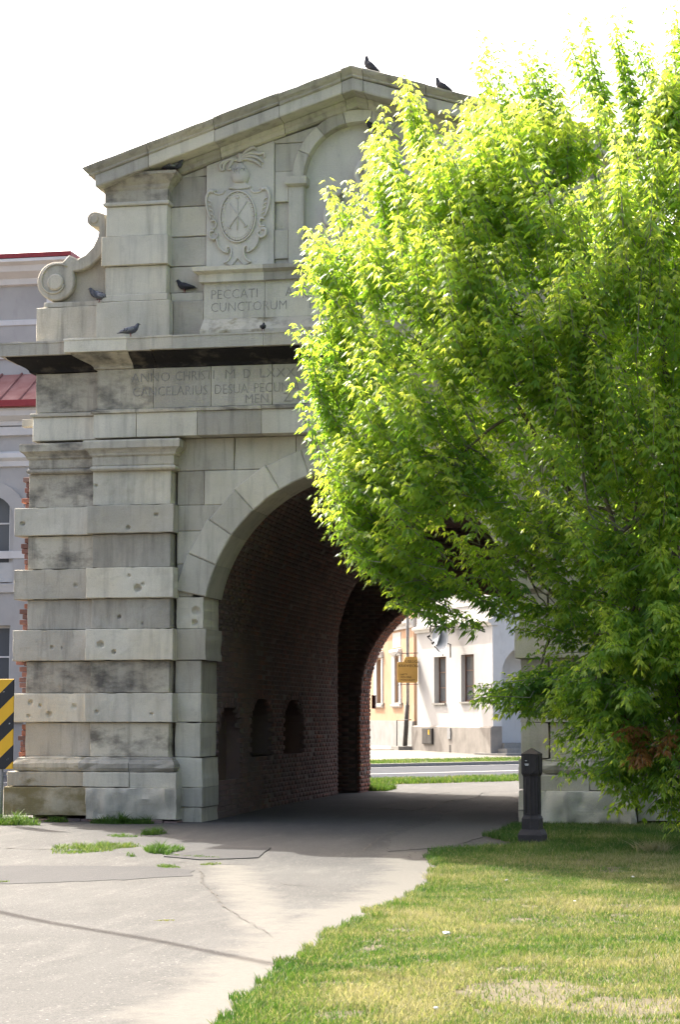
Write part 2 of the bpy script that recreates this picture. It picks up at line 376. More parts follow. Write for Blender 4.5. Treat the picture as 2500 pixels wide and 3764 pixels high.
sheet('pavement_patch', [(.75, 2.9), (1.05, 1.0), (.95, -1.1), (1.0, -3.2), (1.3, -5.1), (1.9, -4.3), (2.15, -2.2), (2.1, 2), (1.6, 4), (.9, 6.3)], .005, M['asphalt_light'], n=1.4)

# street beyond the gate: strips along direction d, offsets along nn
dS = Vector((.722, .692)); nS = Vector((-.692, .722))
def strip(name, t0, t1, s0, s1, lift, mat, kerb=0, kind='structure'):
    ns = 30; ntt = max(2, int((t1 - t0) / .6)); v = []; f = []
    for i in range(ns + 1):
        for j in range(ntt + 1):
            p = dS * (s0 + (s1 - s0) * i / ns) + nS * (t0 + (t1 - t0) * j / ntt); v.append((p.x, p.y, float(hgt(p.x, p.y)) + lift))
    w2 = ntt + 1
    for i in range(ns):
        for j in range(ntt): a = i * w2 + j; f.append((a, a + w2, a + w2 + 1, a + 1))
    if kerb:
        for j in (0, ntt):
            b = len(v)
            for i in range(ns + 1): x, y, z = v[i * w2 + j]; v.append((x, y, z - kerb))
            for i in range(ns): f.append((i * w2 + j, (i + 1) * w2 + j, b + i + 1, b + i))
    o = mesh(name, v, f, mat); o['kind'] = kind; return o
strip('road', 14.7, 22.3, -45, 80, .006, M['road'])
strip('lane_marking', 17.9, 18.08, -45, 80, .011, M['line'])
strip('lane_marking', 22.0, 22.12, -45, 80, .011, M['line'])
strip('kerb', 22.3, 22.45, -45, 80, .10, M['concrete'], .13)
strip('pavement', 27.0, 60, -45, 80, .05, M['paving'], .12)

# ------------------------------------------------------------------ the gate
G = empty('city_gate', (0, 0, .1), 'old grey limestone city gate with arched brick passage and pediment', 'gate')
st, sd_, ss_, sc_, sm_ = M['stone'], M['stone_dark'], M['stone_soot'], M['stone_crust'], M['stone_moss']
def mx(s, x0, x1): return (x0, x1) if s > 0 else (-x1, -x0)
def BL(name, x0, x1, z0, z1, yf, mat, s=1, yb=.3, **k):
    a, b = mx(s, x0, x1); pits = [((q[0] if s > 0 else -q[0]), *q[1:]) for q in k.pop('pits', ())]
    return block(name, a, b, z0, z1, yf, yb, mat, G, pits=pits, **k)
def pick(*m): return random.choice(m)
bands = [(4.24, 4.655), (3.30, 3.745), (2.40, 2.855), (1.51, 1.93)]
recs = [(4.655, 5.16), (3.745, 4.24), (2.855, 3.30), (1.93, 2.40), (1.01, 1.51)]
PIT_S = {0: [(-5.03, 4.42, .03, .04), (-4.0, 4.4, .02, .03)], 1: [(-4.2, 3.5, .025, .025)], 2: [(-4.55, 2.6, .022, .03), (-4.4, 2.59, .012, .02)], 3: [(-4.87, 1.8, .03, .035), (-4.72, 1.75, .02, .03), (-4.9, 1.6, .022, .03), (-4.58, 1.63, .035, .04), (-4.2, 1.74, .03, .03)]}
PIT_P = {0: [(-3.35, 4.32, .025, .035), (-2.93, 4.5, .025, .03)], 1: [(-3.33, 3.62, .02, .03), (-3.2, 3.44, .045, .06), (-3.12, 3.5, .022, .03)], 2: [(-3.75, 2.63, .04, .05), (-3.55, 2.52, .028, .04)], 3: [(-3.8, 1.66, .025, .03), (-2.97, 1.63, .018, .025)]}
PIT_R = {2: [(-3.5, 3.03, .025, .035), (-3.15, 2.93, .016, .02)], 0: [(-3.87, 4.95, .022, .03)]}
for s in (1, -1):
    yS, yP = -.10, -.28                             # side strip and pilaster faces
    for i, (a, b) in enumerate(bands):
        BL('stone_block', -5.16, -3.985, a, b, yS, pick(st, st, sd_), s, cell=.018 if i in PIT_S and s > 0 else .09, pits=PIT_S.get(i, ()) if s > 0 else (), rough=.005)
        BL('stone_block', -3.985, -2.665, a, b, yP, st, s, cell=.018 if s > 0 else .09, pits=PIT_P.get(i, ()) if s > 0 else (), rough=.005)
    for i, (a, b) in enumerate(recs):
        BL('stone_block', -4.97, -3.925, a, b, yS + .07, pick(st, sd_, ss_), s, rough=.008)
        BL('stone_block', -3.925, -2.735, a, b, yP + .08, pick(sd_, st, ss_) if i != 1 else sd_, s, rough=.009, cell=.018 if i in PIT_R and s > 0 else .08, pits=PIT_R.get(i, ()) if s > 0 else ())
    # capital of strip and pilaster: neck, astragal, cyma, abacus
    cap = [(.0, 5.22), (.02, 5.24), (.02, 5.36), (.05, 5.385), (.055, 5.41), (.085, 5.45), (.12, 5.475), (.13, 5.48), (.135, 5.575), (.12, 5.60), (-.05, 5.62)]
    ast = [(.0, 5.155), (.035, 5.165), (.05, 5.185), (.05, 5.20), (.035, 5.22), (.0, 5.235)]
    for pr, nm in ((ast, 'astragal_stone'), (cap, 'capital_stone')):
        a, b = mx(s, -4.93, -3.9); moulding(nm, pr, a, b, yS + .03, .3, ss_, G, 1 if s > 0 else 0, 0 if s > 0 else 1)
        a, b = mx(s, -3.895, -2.70); moulding(nm, pr, a, b, yP + .04, .3, pick(ss_, sd_), G, 1, 1)
    # base: torus, block, plinth
    tor = [(.0, .80), (.07, .81), (.105, .86), (.105, .92), (.075, .965), (.05, .975), (.045, 1.0), (.0, 1.012)]
    a, b = mx(s, -5.0, -3.95); moulding('base_moulding', tor, a, b, yS + .02, .3, sm_, G, 1 if s > 0 else 0, 0 if s > 0 else 1, rough=.014)
    a, b = mx(s, -3.945, -3.3); moulding('base_moulding', tor, a, b, yP + .05, .3, sd_, G, 1 if s > 0 else 0, 0 if s > 0 else 1, rough=.014)
    a, b = mx(s, -3.295, -2.72); moulding('base_moulding', tor, a, b, yP + .05, .3, sd_, G, 0 if s > 0 else 1, 1 if s > 0 else 0, rough=.014)
    BL('stone_block', -5.19, -3.98, .585, .80, yS - .07, sm_, s, rough=.012); BL('stone_block', -3.98, -3.28, .585, .80, yP - .07, st, s, rough=.012); BL('stone_block', -3.28, -2.58, .57, .80, yP - .06, st, s, rough=.012)
    BL('stone_block', -5.22, -3.92, .17, .58, yS - .12, M['stone_algae'] if s > 0 else sd_, s, rough=.014, chip=1.2); BL('stone_block', -3.91, -2.56, .13, .58, yP - .13, st, s, rough=.045, cell=.05, chip=1.6)
    BL('stone_block', -5.16, -4.97, 5.9, 6.02, .15, sd_, s)
    for k in range(12):                              # footing bricks that show under the plinth
        if s < 0: break
        x = -5.12 + k * .215; bbox('footing_brick', (x, x + .2, -.20 + random.uniform(-.02, .03) - (.16 if k > 5 else 0), .2, .03, .12 + random.uniform(-.01, .02)), M['brick'], G, .01)
    # jamb stones of the passage (front face and 0.85 m deep reveal)
    for a, b, x1, yf, m in ((.05, .30, -2.27, -.07, sd_), (.30, .58, -2.27, -.07, st), (.58, 1.01, -2.27, -.05, st), (1.01, 1.51, -2.31, -.03, st), (1.51, 1.93, -2.30, -.02, st), (1.93, 2.40, -2.31, -.03, sd_), (2.40, 2.855, -2.23, -.07, st)):
        BL('jamb_stone', -2.70, x1, a, b, yf, m, s, yb=.85, rough=.012, cell=.05, chip=1.3)
    BL('jamb_stone', -2.70, -2.285, 2.855, 3.32, -.01, st, s, yb=.85, rough=.01, cell=.018, pits=[(-2.40, 3.12, .05, .05), (-2.42, 2.95, .035, .05)] if s > 0 else ())
# spandrel ashlar (courses end on the arch ring) and voussoirs
RC, R0, R1 = 2.88, 2.28, 2.70
def ring_x(z, r): return math.sqrt(max(r * r - (z - RC) ** 2, 0))
def spandrel(s, x0, z0, z1, x1=None, m=None, yf=0.0):
    if x1 is None:
        arc = [(-ring_x(z, 2.5), z) for z in np.linspace(z0 + .0015, z1 - .0015, 7)]
        poly = [(x0 + .0015, z0 + .0015)] + arc + [(x0 + .0015, z1 - .0015)]
    else: poly = [(x0 + .0015, z0 + .0015), (x1 - .0015, z0 + .0015), (x1 - .0015, z1 - .0015), (x0 + .0015, z1 - .0015)]
    if s < 0: poly = [(-x, z) for x, z in poly][::-1]
    prism('stone_block', poly, yf, .3, m or pick(st, sd_, st), G)
for s in (1, -1):
    spandrel(s, -2.70, 3.32, 3.80, yf=.012); spandrel(s, -2.70, 3.80, 4.28, m=st, yf=.004); spandrel(s, -2.70, 4.28, 4.655, m=sd_); 
    spandrel(s, -2.70, 4.655, 5.16, -2.29, m=sd_, yf=.006); spandrel(s, -2.29, 4.655, 5.16, m=st)
    BL('stone_block', -2.70, -1.84, 5.16, 5.64, 0, sd_, s); BL('stone_block', -1.84, -.92, 5.16, 5.64, .004, st, s)
BL('stone_block', -.92, 0, 5.3, 5.64, 0, sd_); BL('stone_block', 0, .92, 5.3, 5.64, .003, st)
nv = 13; a0 = R(11); da = (math.pi - 2 * a0) / nv
for i in range(nv):
    t0, t1 = a0 + da * i + .0007, a0 + da * (i + 1) - .0007; key = i == nv // 2
    ro = R1 + (.12 if key else random.uniform(-.02, .05))
    if i in (0, nv - 1): ro = 2.76
    poly = [(-math.cos(t) * R0, RC + math.sin(t) * R0) for t in np.linspace(t0, t1, 5)] + [(-math.cos(t) * ro, RC + math.sin(t) * ro) for t in (t1, t0)]
    prism('voussoir', poly, -.06 + random.uniform(-.012, .01) - (.06 if key else 0), .85, st, G, bev=.016, rough=.008)

# entablature
def fr_blocks(z0, z1, cuts, yf, mats, name='stone_block', ys=None, **k):
    for i in range(len(cuts) - 1): BL(name, cuts[i], cuts[i + 1], z0, z1, yf + random.uniform(-.003, .003), mats[i % len(mats)], 1, rough=.0012, bev=.006, chip=.3, tilt=False, **k)
half = [-3.905, -3.25, -2.33, -1.37, -.72]; cutsA = half + [.25, 1.2, 2.2, 3.1, 3.905]
fr_blocks(5.64, 6.0, cutsA, -.27, [st, st, sd_, st])
for i in range(len(cutsA) - 1): moulding('string_course', [(0, 6.0), (.03, 6.003), (.035, 6.04), (.02, 6.055), (-.02, 6.06)], cutsA[i] + .003, cutsA[i + 1] - .003, -.27, .3, ss_, G, 1 if i == 0 else 0, 1 if i == len(cutsA) - 2 else 0)
cutsF = [-3.86, -3.0, -2.13, -1.22, -.2, .9, 1.9, 2.9, 3.86]
fr_blocks(6.06, 6.655, cutsF, -.25, [ss_, sd_, sd_, st, sd_])
for s in (1, -1):
    BL('stone_block', -4.90, -3.91, 5.64, 6.0, -.10, st, s); BL('stone_block', -4.86, -3.87, 6.06, 6.655, -.09, ss_, s)
    a, b = mx(s, -4.90, -3.91); moulding('string_course', [(0, 6.0), (.03, 6.003), (.035, 6.04), (.02, 6.055), (-.02, 6.06)], a, b, -.10, .3, sd_, G, 1 if s > 0 else 0, 0 if s > 0 else 1)
cyma = [(0, 6.655), (.02, 6.66), (.03, 6.69), (.06, 6.72), (.12, 6.75), (.20, 6.79), (.27, 6.825), (.30, 6.86)]
coro = [(.30, 6.86), (.37, 6.862), (.37, 7.03), (.38, 7.035), (.38, 7.06), (.30, 7.075), (-.05, 7.09)]
cutsC = [-3.88, -3.3, -2.95, -2.62, -1.27, -.35, .8, 1.9, 3.0, 3.88]
for i in range(len(cutsC) - 1):
    l, r = (1 if i == 0 else 0), (1 if i == len(cutsC) - 2 else 0)
    moulding('cornice_stone', cyma, cutsC[i] + .002, cutsC[i + 1] - .002, -.25, .3, sc_ if i > 0 else ss_, G, l, r, drop=.003)
    moulding('corona_stone', coro, cutsC[i] + .002, cutsC[i + 1] - .002, -.25, .3, sd_ if i % 3 else st, G, l, r, drop=.004)
for s in (1, -1):
    a, b = mx(s, -4.92, -3.93 - .0); l, r = (1, 0) if s > 0 else (0, 1)
    moulding('cornice_stone', cyma, a, b, -.13, .3, sc_, G, l, r); moulding('corona_stone', coro, a, b, -.13, .3, sd_, G, l, r)

# attic
for s in (1, -1):
    BL('stone_block', -4.86, -3.885, 7.07, 7.64, -.12, sd_, s, yb=.6); BL('stone_block', -4.76, -3.80, 7.64, 7.725, -.08, sd_, s, yb=.6)
    BL('stone_block', -3.885, -2.75, 7.07, 7.655, -.28, st, s); BL('stone_block', -3.80, -2.795, 7.655, 7.765, -.25, st, s)
    for a, b, x0, x1, y in ((7.765, 8.20, -3.775, -2.83, -.19), (8.20, 8.645, -3.825, -2.80, -.24), (8.645, 9.10, -3.775, -2.83, -.19)):
        BL('stone_block', x0, x1, a, b, y, st, s)
    ca = [(0, 9.155), (.01, 9.16), (.01, 9.33), (.03, 9.36), (.045, 9.40), (.09, 9.44), (.145, 9.50), (.17, 9.52), (.175, 9.56), (.0, 9.575)]
    at = [(0, 9.10), (.03, 9.105), (.035, 9.13), (.025, 9.155), (0, 9.16)]
    a, b = mx(s, -3.775, -2.83)
    moulding('astragal_stone', at, a, b, -.2, .3, st, G, 1, 1); moulding('capital_stone', ca, a, b, -.2, .3, ss_, G, 1, 1)
    for i, (a, b) in enumerate(((7.80, 8.195), (8.20, 8.64), (8.645, 9.095), (9.10, 9.55))):
        BL('stone_block', -2.84, -2.285, a, b, .0 + (.004 * i), pick(st, st, sd_), s)
    BL('stone_block', -2.75, -2.28, 7.07, 7.655, -.13, sm_, s); BL('stone_block', -2.80, -2.30, 7.655, 7.79, -.07, st, s)
# inscription table with sill cornice
cutsI = [-2.28, -1.36, -.45, .45, 1.36, 2.28]
for i in range(5):
    BL('inscribed_stone', cutsI[i], cutsI[i + 1], 7.36, 7.91, -.14, [st, st, sd_][i % 3], 1, rough=.0012, bev=.005, chip=.2, tilt=False)
    moulding('sill_stone', [(0, 7.90), (.06, 7.905), (.065, 8.02), (.075, 8.025), (.14, 8.06), (.145, 8.12), (.0, 8.14)], cutsI[i] + .002, cutsI[i + 1] - .002, -.14, .3, sd_ if i % 2 else st, G, 1 if i == 0 else 0, 1 if i == 4 else 0)
    moulding('skirting_stone', [(.22, 7.075), (.215, 7.16), (.02, 7.35), (0, 7.365)], cutsI[i] + .002, cutsI[i + 1] - .002, -.14, .3, sm_, G, 0, 0, rough=.008)

# pediment tympanum: relief slabs, narrow piers, arched niche
def rake(x): return 10.42 - .32 * abs(x)            # underside of bed mould at the wall
def poly_slab(name, poly, yf, mat, yb=.3, bev=.008, parent=None): return prism(name, poly, yf, yb, mat, parent or G, bev=bev, rough=.002)
relief = {}
for s in (1, -1):
    f = lambda P: P if s > 0 else [(-x, z) for x, z in P][::-1]
    relief[s] = poly_slab('relief_slab', f([(-2.28, 8.14), (-1.255, 8.14), (-1.255, rake(1.255)), (-2.28, rake(2.28))]), -.03, M['stone_relief'])
    for z0, z1, y in ((8.14, 8.25, .03), (8.25, 8.68, -.005), (8.68, 9.10, .05), (9.10, 9.55, 0), (9.55, 9.97, 0)):
        if y > .02: poly_slab('stone_block', f([(-1.25, z0), (-1.045, z0), (-1.045, z1), (-1.25, z1)]), y, sd_)
        else:
            xr = lambda z: -1.045 if z < 9.4 else -math.sqrt(max(.96 ** 2 - (z - 9.4) ** 2, .25))
            poly_slab('stone_block', f([(-1.25, z0)] + [(xr(z), z) for z in np.linspace(z0, z1, 5)] + [(-1.25, z1)]), y, st)
    poly_slab('stone_block', f([(-1.25, 9.975), (-.66, 9.975), (-.55, 10.10), (-.42, 10.20), (-.30, rake(.3) - .03), (-1.25, rake(1.25))]), -.02, st)
    poly_slab('niche_pier', f([(-1.04, 8.14), (-.81, 8.14), (-.81, 9.32), (-1.04, 9.32)]), -.02, st, yb=.2)
    a, b = mx(s, -1.02, -.82); moulding('impost_stone', [(0, 9.31), (.05, 9.335), (.06, 9.345), (.06, 9.45), (0, 9.46)], a, b, -.03, .18, st, G, 1, 1)
    poly_slab('stone_block', f([(-2.84, 9.555), (-2.285, 9.555), (-2.285, rake(2.285)), (-2.84, rake(2.84))]), .02, sd_)
NR0, NR1, NZ = .81, .985, 9.42
vb = np.linspace(0, math.pi, 8)
for i in range(7):
    t0, t1 = vb[i] + .003, vb[i + 1] - .003
    poly = [(-math.cos(t) * NR0, NZ + math.sin(t) * NR0) for t in np.linspace(t0, t1, 5)] + [(-math.cos(t) * NR1, NZ + math.sin(t) * NR1) for t in np.linspace(t1, t0, 5)]
    poly_slab('niche_voussoir', poly, -.045, st if i % 2 else sd_, yb=.2)
poly_slab('niche_back', [(-1.0, 8.14), (1.0, 8.14), (1.0, 9.42)] + [(math.cos(t) * .98, 9.42 + math.sin(t) * .98) for t in np.linspace(.1, math.pi - .1, 14)] + [(-1.0, 9.42)], .15, M['plaster_niche'], bev=0)
prism('tympanum_core', [(-3.8, 7.0), (3.8, 7.0), (3.8, 9.5), (0, 10.5), (-3.8, 9.5)], .19, 1.3, M['gate_core'], G, bev=0)
# raking cornice
zf = lambda x: -.32 * abs(x)
cr = [-3.92, -3.05, -2.05, -1.08, -.16, 0]
bed = [(.0, 10.43), (.05, 10.45), (.07, 10.50), (.10, 10.52), (.12, 10.57)]
cor = [(.12, 10.575), (.42, 10.58), (.43, 10.60), (.43, 10.755)]
cym = [(.43, 10.76), (.455, 10.775), (.46, 10.80), (.50, 10.835), (.535, 10.875), (.545, 10.90), (.50, 10.915), (-.1, 10.93)]
for s in (1, -1):
    for i in range(len(cr) - 1):
        a, b = mx(s, cr[i] + .004, cr[i + 1] - (.004 if i < len(cr) - 2 else 0)); l, r = ((1, 0) if s > 0 else (0, 1)) if i == 0 else (0, 0)
        if i == 0: a2, b2 = mx(s, -3.6, -3.05); moulding('raking_cornice_stone', bed, a2, b2, -.02, .4, sd_, G, 0, 0, zf)
        else: moulding('raking_cornice_stone', bed, a, b, -.02, .4, sd_ if i % 2 else st, G, 0, 0, zf)
        if i == 0: a, b = mx(s, -3.60, -3.05 - .004)
        moulding('raking_cornice_stone', cor, a, b, -.02, .4, st if i % 2 else sd_, G, l * .6, r * .6, zf, drop=.003)
        moulding('raking_cornice_stone', cym, a, b, -.02, 1.4, sd_, G, l * .78, r * .78, zf, drop=.012, rough=.008)
# volute scrolls left and right of the attic
for s in (1, -1):
    f = lambda P: P if s > 0 else [(-x, z) for x, z in P][::-1]
    vol = lambda c, r, a, b, n: [(c[0] + r * math.cos(R(t)), c[1] + r * math.sin(R(t))) for t in np.linspace(a, b, n)]
    out = vol((-4.57, 8.04), .295, -75, -270, 16) + [(-4.47, 8.33), (-4.37, 8.43), (-4.31, 8.40), (-4.24, 8.365)] + [(-4.12, 8.42), (-4.0, 8.54), (-3.93, 8.68), (-3.905, 8.80), (-3.93, 8.86)] + vol((-3.985, 8.955), .118, -55, -290, 12) + [(-3.87, 9.04), (-3.80, 9.01)]
    inn = [(-3.80, 8.48), (-3.90, 8.36), (-4.02, 8.25), (-4.16, 8.19), (-4.29, 8.17)]
    pr = poly_slab('scroll', f(out + inn + vol((-4.57, 8.04), .295, 20, -70, 8)), -.10, sd_, yb=.42, bev=.02)
    poly_slab('scroll_web', f([(-4.5, 7.727), (-3.80, 7.727), (-3.80, 8.55), (-4.02, 8.3), (-4.3, 8.2), (-4.4, 8.0)]), .02, sm_, yb=.36, bev=0)
    poly_slab('scroll_eye', f(vol((-4.57, 8.02), .125, 0, 337, 16)), -.145, sd_, yb=.1, bev=.02)
    poly_slab('scroll_eye', f(vol((-3.985, 8.95), .07, 0, 330, 12)), -.125, sd_, yb=.1, bev=.01)
    sp = [(-4.57 + (.14 + .15 * t / 300) * math.cos(R(-20 - t)), -.112, 8.03 + (.14 + .15 * t / 300) * math.sin(R(-20 - t))) for t in range(0, 290, 18)]
    if s < 0: sp = [(-x, y, z) for x, y, z in sp]
    tube('scroll_spiral', sp, .016, sd_, G, 5)
# body behind the facade: side walls, roof slab, brick quoins showing past the stone on the left
for s in (1, -1):
    a, b = mx(s, -4.95, -4.1); bbox('side_wall', (a, b, .31, 12.2, 0, 6.85), M['brick'], G)
bbox('roof_slab', (-4.95, 4.95, 0.31, 12.2, 6.86, 7.03), M['concrete'], G)
bbox('vault_fill', (-4.09, 4.09, .87, 9.95, 5.45, 6.85), M['gate_core'], G)
for (z0, z1) in recs + [(1.0, 1.5)]:
    z = z0 + .01
    while z < z1 - .05:
        x0 = -5.0 - random.uniform(.02, .10); h = min(.068, z1 - z - .012)
        bbox('quoin_brick', (x0, -4.9, .0 + random.uniform(0, .04), .31, z, z + h), M['brick_red'], G, .006); z += .078
for z in (2.36, 2.44, 2.52, 2.6): bbox('quoin_brick', (-5.26 + random.uniform(-.02, .02), -4.95, .3, .52, z, z + .068), M['brick_red'], G, .006)

# ------------------------------------------------------------------ brickwork of the passage
NICH = [(.98, 2.31, .62, 1.38, 1.77), (3.03, 4.45, .98, 1.45, 1.90), (5.36, 6.93, .95, 1.45, 1.90)]   # y0,y1,z0,spring,top
def in_niche(y, z):
    for (a, b, z0, zs, zt) in NICH:
        if a < y < b and z > z0:
            c = (a + b) / 2; hw = (b - a) / 2
            if z < zs or ((y - c) / hw) ** 2 + ((z - zs) / (zt - zs)) ** 2 < 1: return True
    return False
BV = []; BT = []; MV = []; CAND = []
def add_brick(c, u, v, n, lu, lv, dep, tint):
    """c centre of the outer face, u/v in the face, n outward normal"""
    c, u, v, n = map(np.array, (c, u, v, n))
    fr = [c + u * sx * (lu / 2 - .004) + v * sy * (lv / 2 - .004) for sx, sy in ((-1, -1), (1, -1), (1, 1), (-1, 1))]
    bk = [c - n * dep + u * sx * lu / 2 + v * sy * lv / 2 for sx, sy in ((-1, -1), (1, -1), (1, 1), (-1, 1))]
    BV.append(np.array(fr + bk)); BT.append(tint)
def add_mortar(c, u, v, n, lu, lv):
    c, u, v, n = map(np.array, (c, u, v, n)); c = c - n * .014
    MV.append(np.array([c + u * sx * lu / 2 + v * sy * lv / 2 for sx, sy in ((-1, -1), (1, -1), (1, 1), (-1, 1))]))
PU, PV = .262, .077
def course(posf, y0, y1, i, skip=None, objs=False):
    """one course along y; posf -> (x,z,nx,nz)"""
    x, z, nx, nz = posf; off = (i % 2) * PU / 2; y = y0 - off
    nrm = (nx, 0, nz); v = (-nz, 0, nx)
    while y < y1 - .02:
        a, b = max(y, y0), min(y + PU, y1); y += PU
        if b - a < .05: continue
        c = (a + b) / 2
        if skip and skip(c, z): continue
        pr = random.uniform(-.007, .006) - (.012 if random.random() < .05 else 0)
        add_mortar((x, c, z), (0, 1, 0), v, nrm, b - a, PV)
        if random.random() < .012: continue
        if objs and b - a > .2: CAND.append(((x + nx * pr, c, z + nz * pr), b - a - .012)); continue
        add_brick((x + nx * pr, c, z + nz * pr), (0, 1, 0), v, nrm, b - a - .012, PV - .012 + random.uniform(-.003, .002), .06, random.random())
def barrel(r, zc, z0, y0, y1, skip=None, objs=False):
    n = int((zc - z0) / PV)
    for s in (-1, 1):
        for i in range(n): course((s * r, zc - (i + .5) * PV, -s, 0), y0, y1, i, skip if s < 0 else None, objs and s < 0)
    m = int(math.pi * r / PV)
    for i in range(m):
        t = math.pi * (i + .5) / m; course((-r * math.cos(t), zc + r * math.sin(t), math.cos(t), -math.sin(t)), y0, y1, i)
barrel(2.30, 2.88, .03, .86, 10.05, in_niche, True)
nB0 = len(BV); barrel(2.06, 1.98, .03, 11.07, 12.2); nB1 = len(BV)
# chamber between the two barrels and the inner face of the outer wall
def wall_x(y, x0, x1, z0, z1, hole):
    i = 0; z = z0 + PV / 2
    while z < z1:
        x = x0 - (i % 2) * PU / 2
        while x < x1:
            c = x + PU / 2
            if not hole(c, z):
                add_mortar((c, y, z), (1, 0, 0), (0, 0, 1), (0, -1, 0), PU, PV)
                add_brick((c, y - random.uniform(-.004, .006), z), (1, 0, 0), (0, 0, 1), (0, -1, 0), PU - .012, PV - .012, .06, random.random())
            x += PU
        z += PV; i += 1
wall_x(11.05, -3.6, 3.6, .05, 5.6, lambda x, z: (abs(x) < 2.06 + .10 and z < 1.98) or math.hypot(x, z - 1.98) < 2.06 + .08 and z >= 1.98)
for i in range(52):                                 # radial ring of the exit arch, inner face
    t = math.pi * (i + .5) / 52
    add_brick((-2.16 * math.cos(t), 11.04, 1.98 + 2.16 * math.sin(t)), (-math.cos(t), 0, math.sin(t)), (math.sin(t), 0, math.cos(t)), (0, -1, 0), .24, .115, .05, random.random())
CAND.sort(key=lambda q: q[0][1]); 
variants = []
for k in range(5):
    bm = bmesh.new(); L, Hh, D = .25, .065, .06
    for q in box_vf(-D, 0, -L / 2, L / 2, -Hh / 2, Hh / 2)[0]: bm.verts.new((q[0], q[1] + random.uniform(-.003, .003), q[2] + random.uniform(-.003, .003)))
    bm.verts.ensure_lookup_table()
    for q in box_vf(-D, 0, -1, 1, -1, 1)[1]: bm.faces.new([bm.verts[i] for i in q])
    bmesh.ops.recalc_face_normals(bm, faces=bm.faces); bmesh.ops.bevel(bm, geom=[e for e in bm.edges if all(v.co.x > -.01 for v in e.verts)], offset=.005, segments=1, affect='EDGES')
    me = bpy.data.meshes.new('brick'); bm.to_mesh(me); bm.free(); me.materials.append(M['brick']); variants.append(me)
for (p, l) in CAND[:300]: link('brick', variants[random.randrange(5)], None, G, p)
for (p, l) in CAND[300:]: add_brick(p, (0, 1, 0), (0, 0, 1), (1, 0, 0), l, .065, .06, random.random())
EXB, EXT = BV[nB0:nB1], BT[nB0:nB1]; del BV[nB0:nB1]; del BT[nB0:nB1]
BVa = np.array(BV); nb = len(BVa); base = (np.arange(nb) * 8)[:, None]
quads = np.array([[0, 1, 2, 3], [0, 4, 5, 1], [1, 5, 6, 2], [2, 6, 7, 3], [3, 7, 4, 0]])
F = (base[:, None, :] + quads[None]).reshape(-1, 4)
bo = big_mesh('passage_brickwork', BVa.reshape(-1, 3), [F], M['brick'], G, {'tint': ('FACE', np.repeat(BT, 5))}); bo['kind'] = 'stuff'
EXa = np.array(EXB); F = ((np.arange(len(EXa)) * 8)[:, None, None] + quads[None]).reshape(-1, 4)
eo = big_mesh('exit_arch_brickwork', EXa.reshape(-1, 3), [F], M['brick_red'], G, {'tint': ('FACE', np.repeat(EXT, 5))}); eo['kind'] = 'stuff'  # redder brick, brightened in colour for the light coming in at the exit
MVa = np.array(MV); F = np.arange(len(MVa) * 4).reshape(-1, 4)
big_mesh('mortar_bed', MVa.reshape(-1, 3), [F], M['mortar'], G)
# solid backing so that no light leaks: chamber walls, haunches, niches
bbox('chamber_wall', (-3.9, -3.6, 9.95, 11.07, 0, 5.6), M['brick'], G); bbox('chamber_wall', (3.6, 3.9, 9.95, 11.07, 0, 5.6), M['brick'], G)
bbox('chamber_ceiling', (-3.9, 3.9, 9.95, 11.25, 5.6, 5.8), M['gate_core'], G)
def haunch(y0, y1, r, zc, xw, top, name):
    poly = [(-xw, 0), (-r, 0), (-r, zc)] + [(-r * math.cos(t), zc + r * math.sin(t)) for t in np.linspace(.05, math.pi - .05, 28)] + [(r, zc), (r, 0), (xw, 0), (xw, top), (-xw, top)]
    n = len(poly); v = [(x, y0, z) for x, z in poly] + [(x, y1, z) for x, z in poly]
    f = [tuple(range(n)), tuple(range(2 * n - 1, n - 1, -1))] + [(i, (i + 1) % n, n + (i + 1) % n, n + i) for i in range(n)]
    return mesh(name, v, f, M['gate_core'], G)
haunch(11.11, 12.15, 2.10, 1.98, 4.0, 6.8, 'rear_wall_core'); haunch(9.85, 10.04, 2.33, 2.88, 3.95, 5.75, 'vault_end_core')
haunch(.305, .80, 2.40, 2.88, 4.05, 5.62, 'front_wall_core')
for q, (a, b, z0, zs, zt) in enumerate(NICH):       # arched recesses in the left passage wall
    c, hw = (a + b) / 2, (b - a) / 2; d = .22 if q == 0 else .5; xr, xb = -2.316, -2.316 - d
    P = [(a, z0), (b, z0), (b, zs)] + [(c + hw * math.cos(t), zs + (zt - zs) * math.sin(t)) for t in np.linspace(.1, math.pi - .1, 12)] + [(a, zs)]
    P = [(y + (.02 if y > c else -.02), z) for y, z in P]; n = len(P)
    v = [(xr, y, z) for y, z in P] + [(xb, y, z) for y, z in P]; f = [(i, (i + 1) % n, n + (i + 1) % n, n + i) for i in range(n)] + [tuple(range(n, 2 * n))]
    mesh('passage_niche', v, f, M['brick'], G)
    for i in range(13):                             # brick arch over the recess
        t = math.pi * (i + .5) / 13; rr = 1.0
        add_c = (-2.30 + .006, c + (hw + .06) * math.cos(t), zs + (zt - zs + .06) * math.sin(t)); u = np.array((0, math.cos(t), math.sin(t))); 
        vv = np.array((0, -math.sin(t), math.cos(t))); cc = np.array(add_c)
        fr = [cc + u * sx * .055 + vv * sy * .034 for sx, sy in ((-1, -1), (1, -1), (1, 1), (-1, 1))]; bk = [k - np.array((.07, 0, 0)) for k in fr]
        mesh('arch_brick', fr + bk, [(0, 1, 2, 3), (0, 4, 5, 1), (1, 5, 6, 2), (2, 6, 7, 3), (3, 7, 4, 0)], M['brick'], G)
bbox('wall_bracket', (-2.03, -1.97, 12.18, 12.32, 1.75, 2.02), M['brick_red'], G)

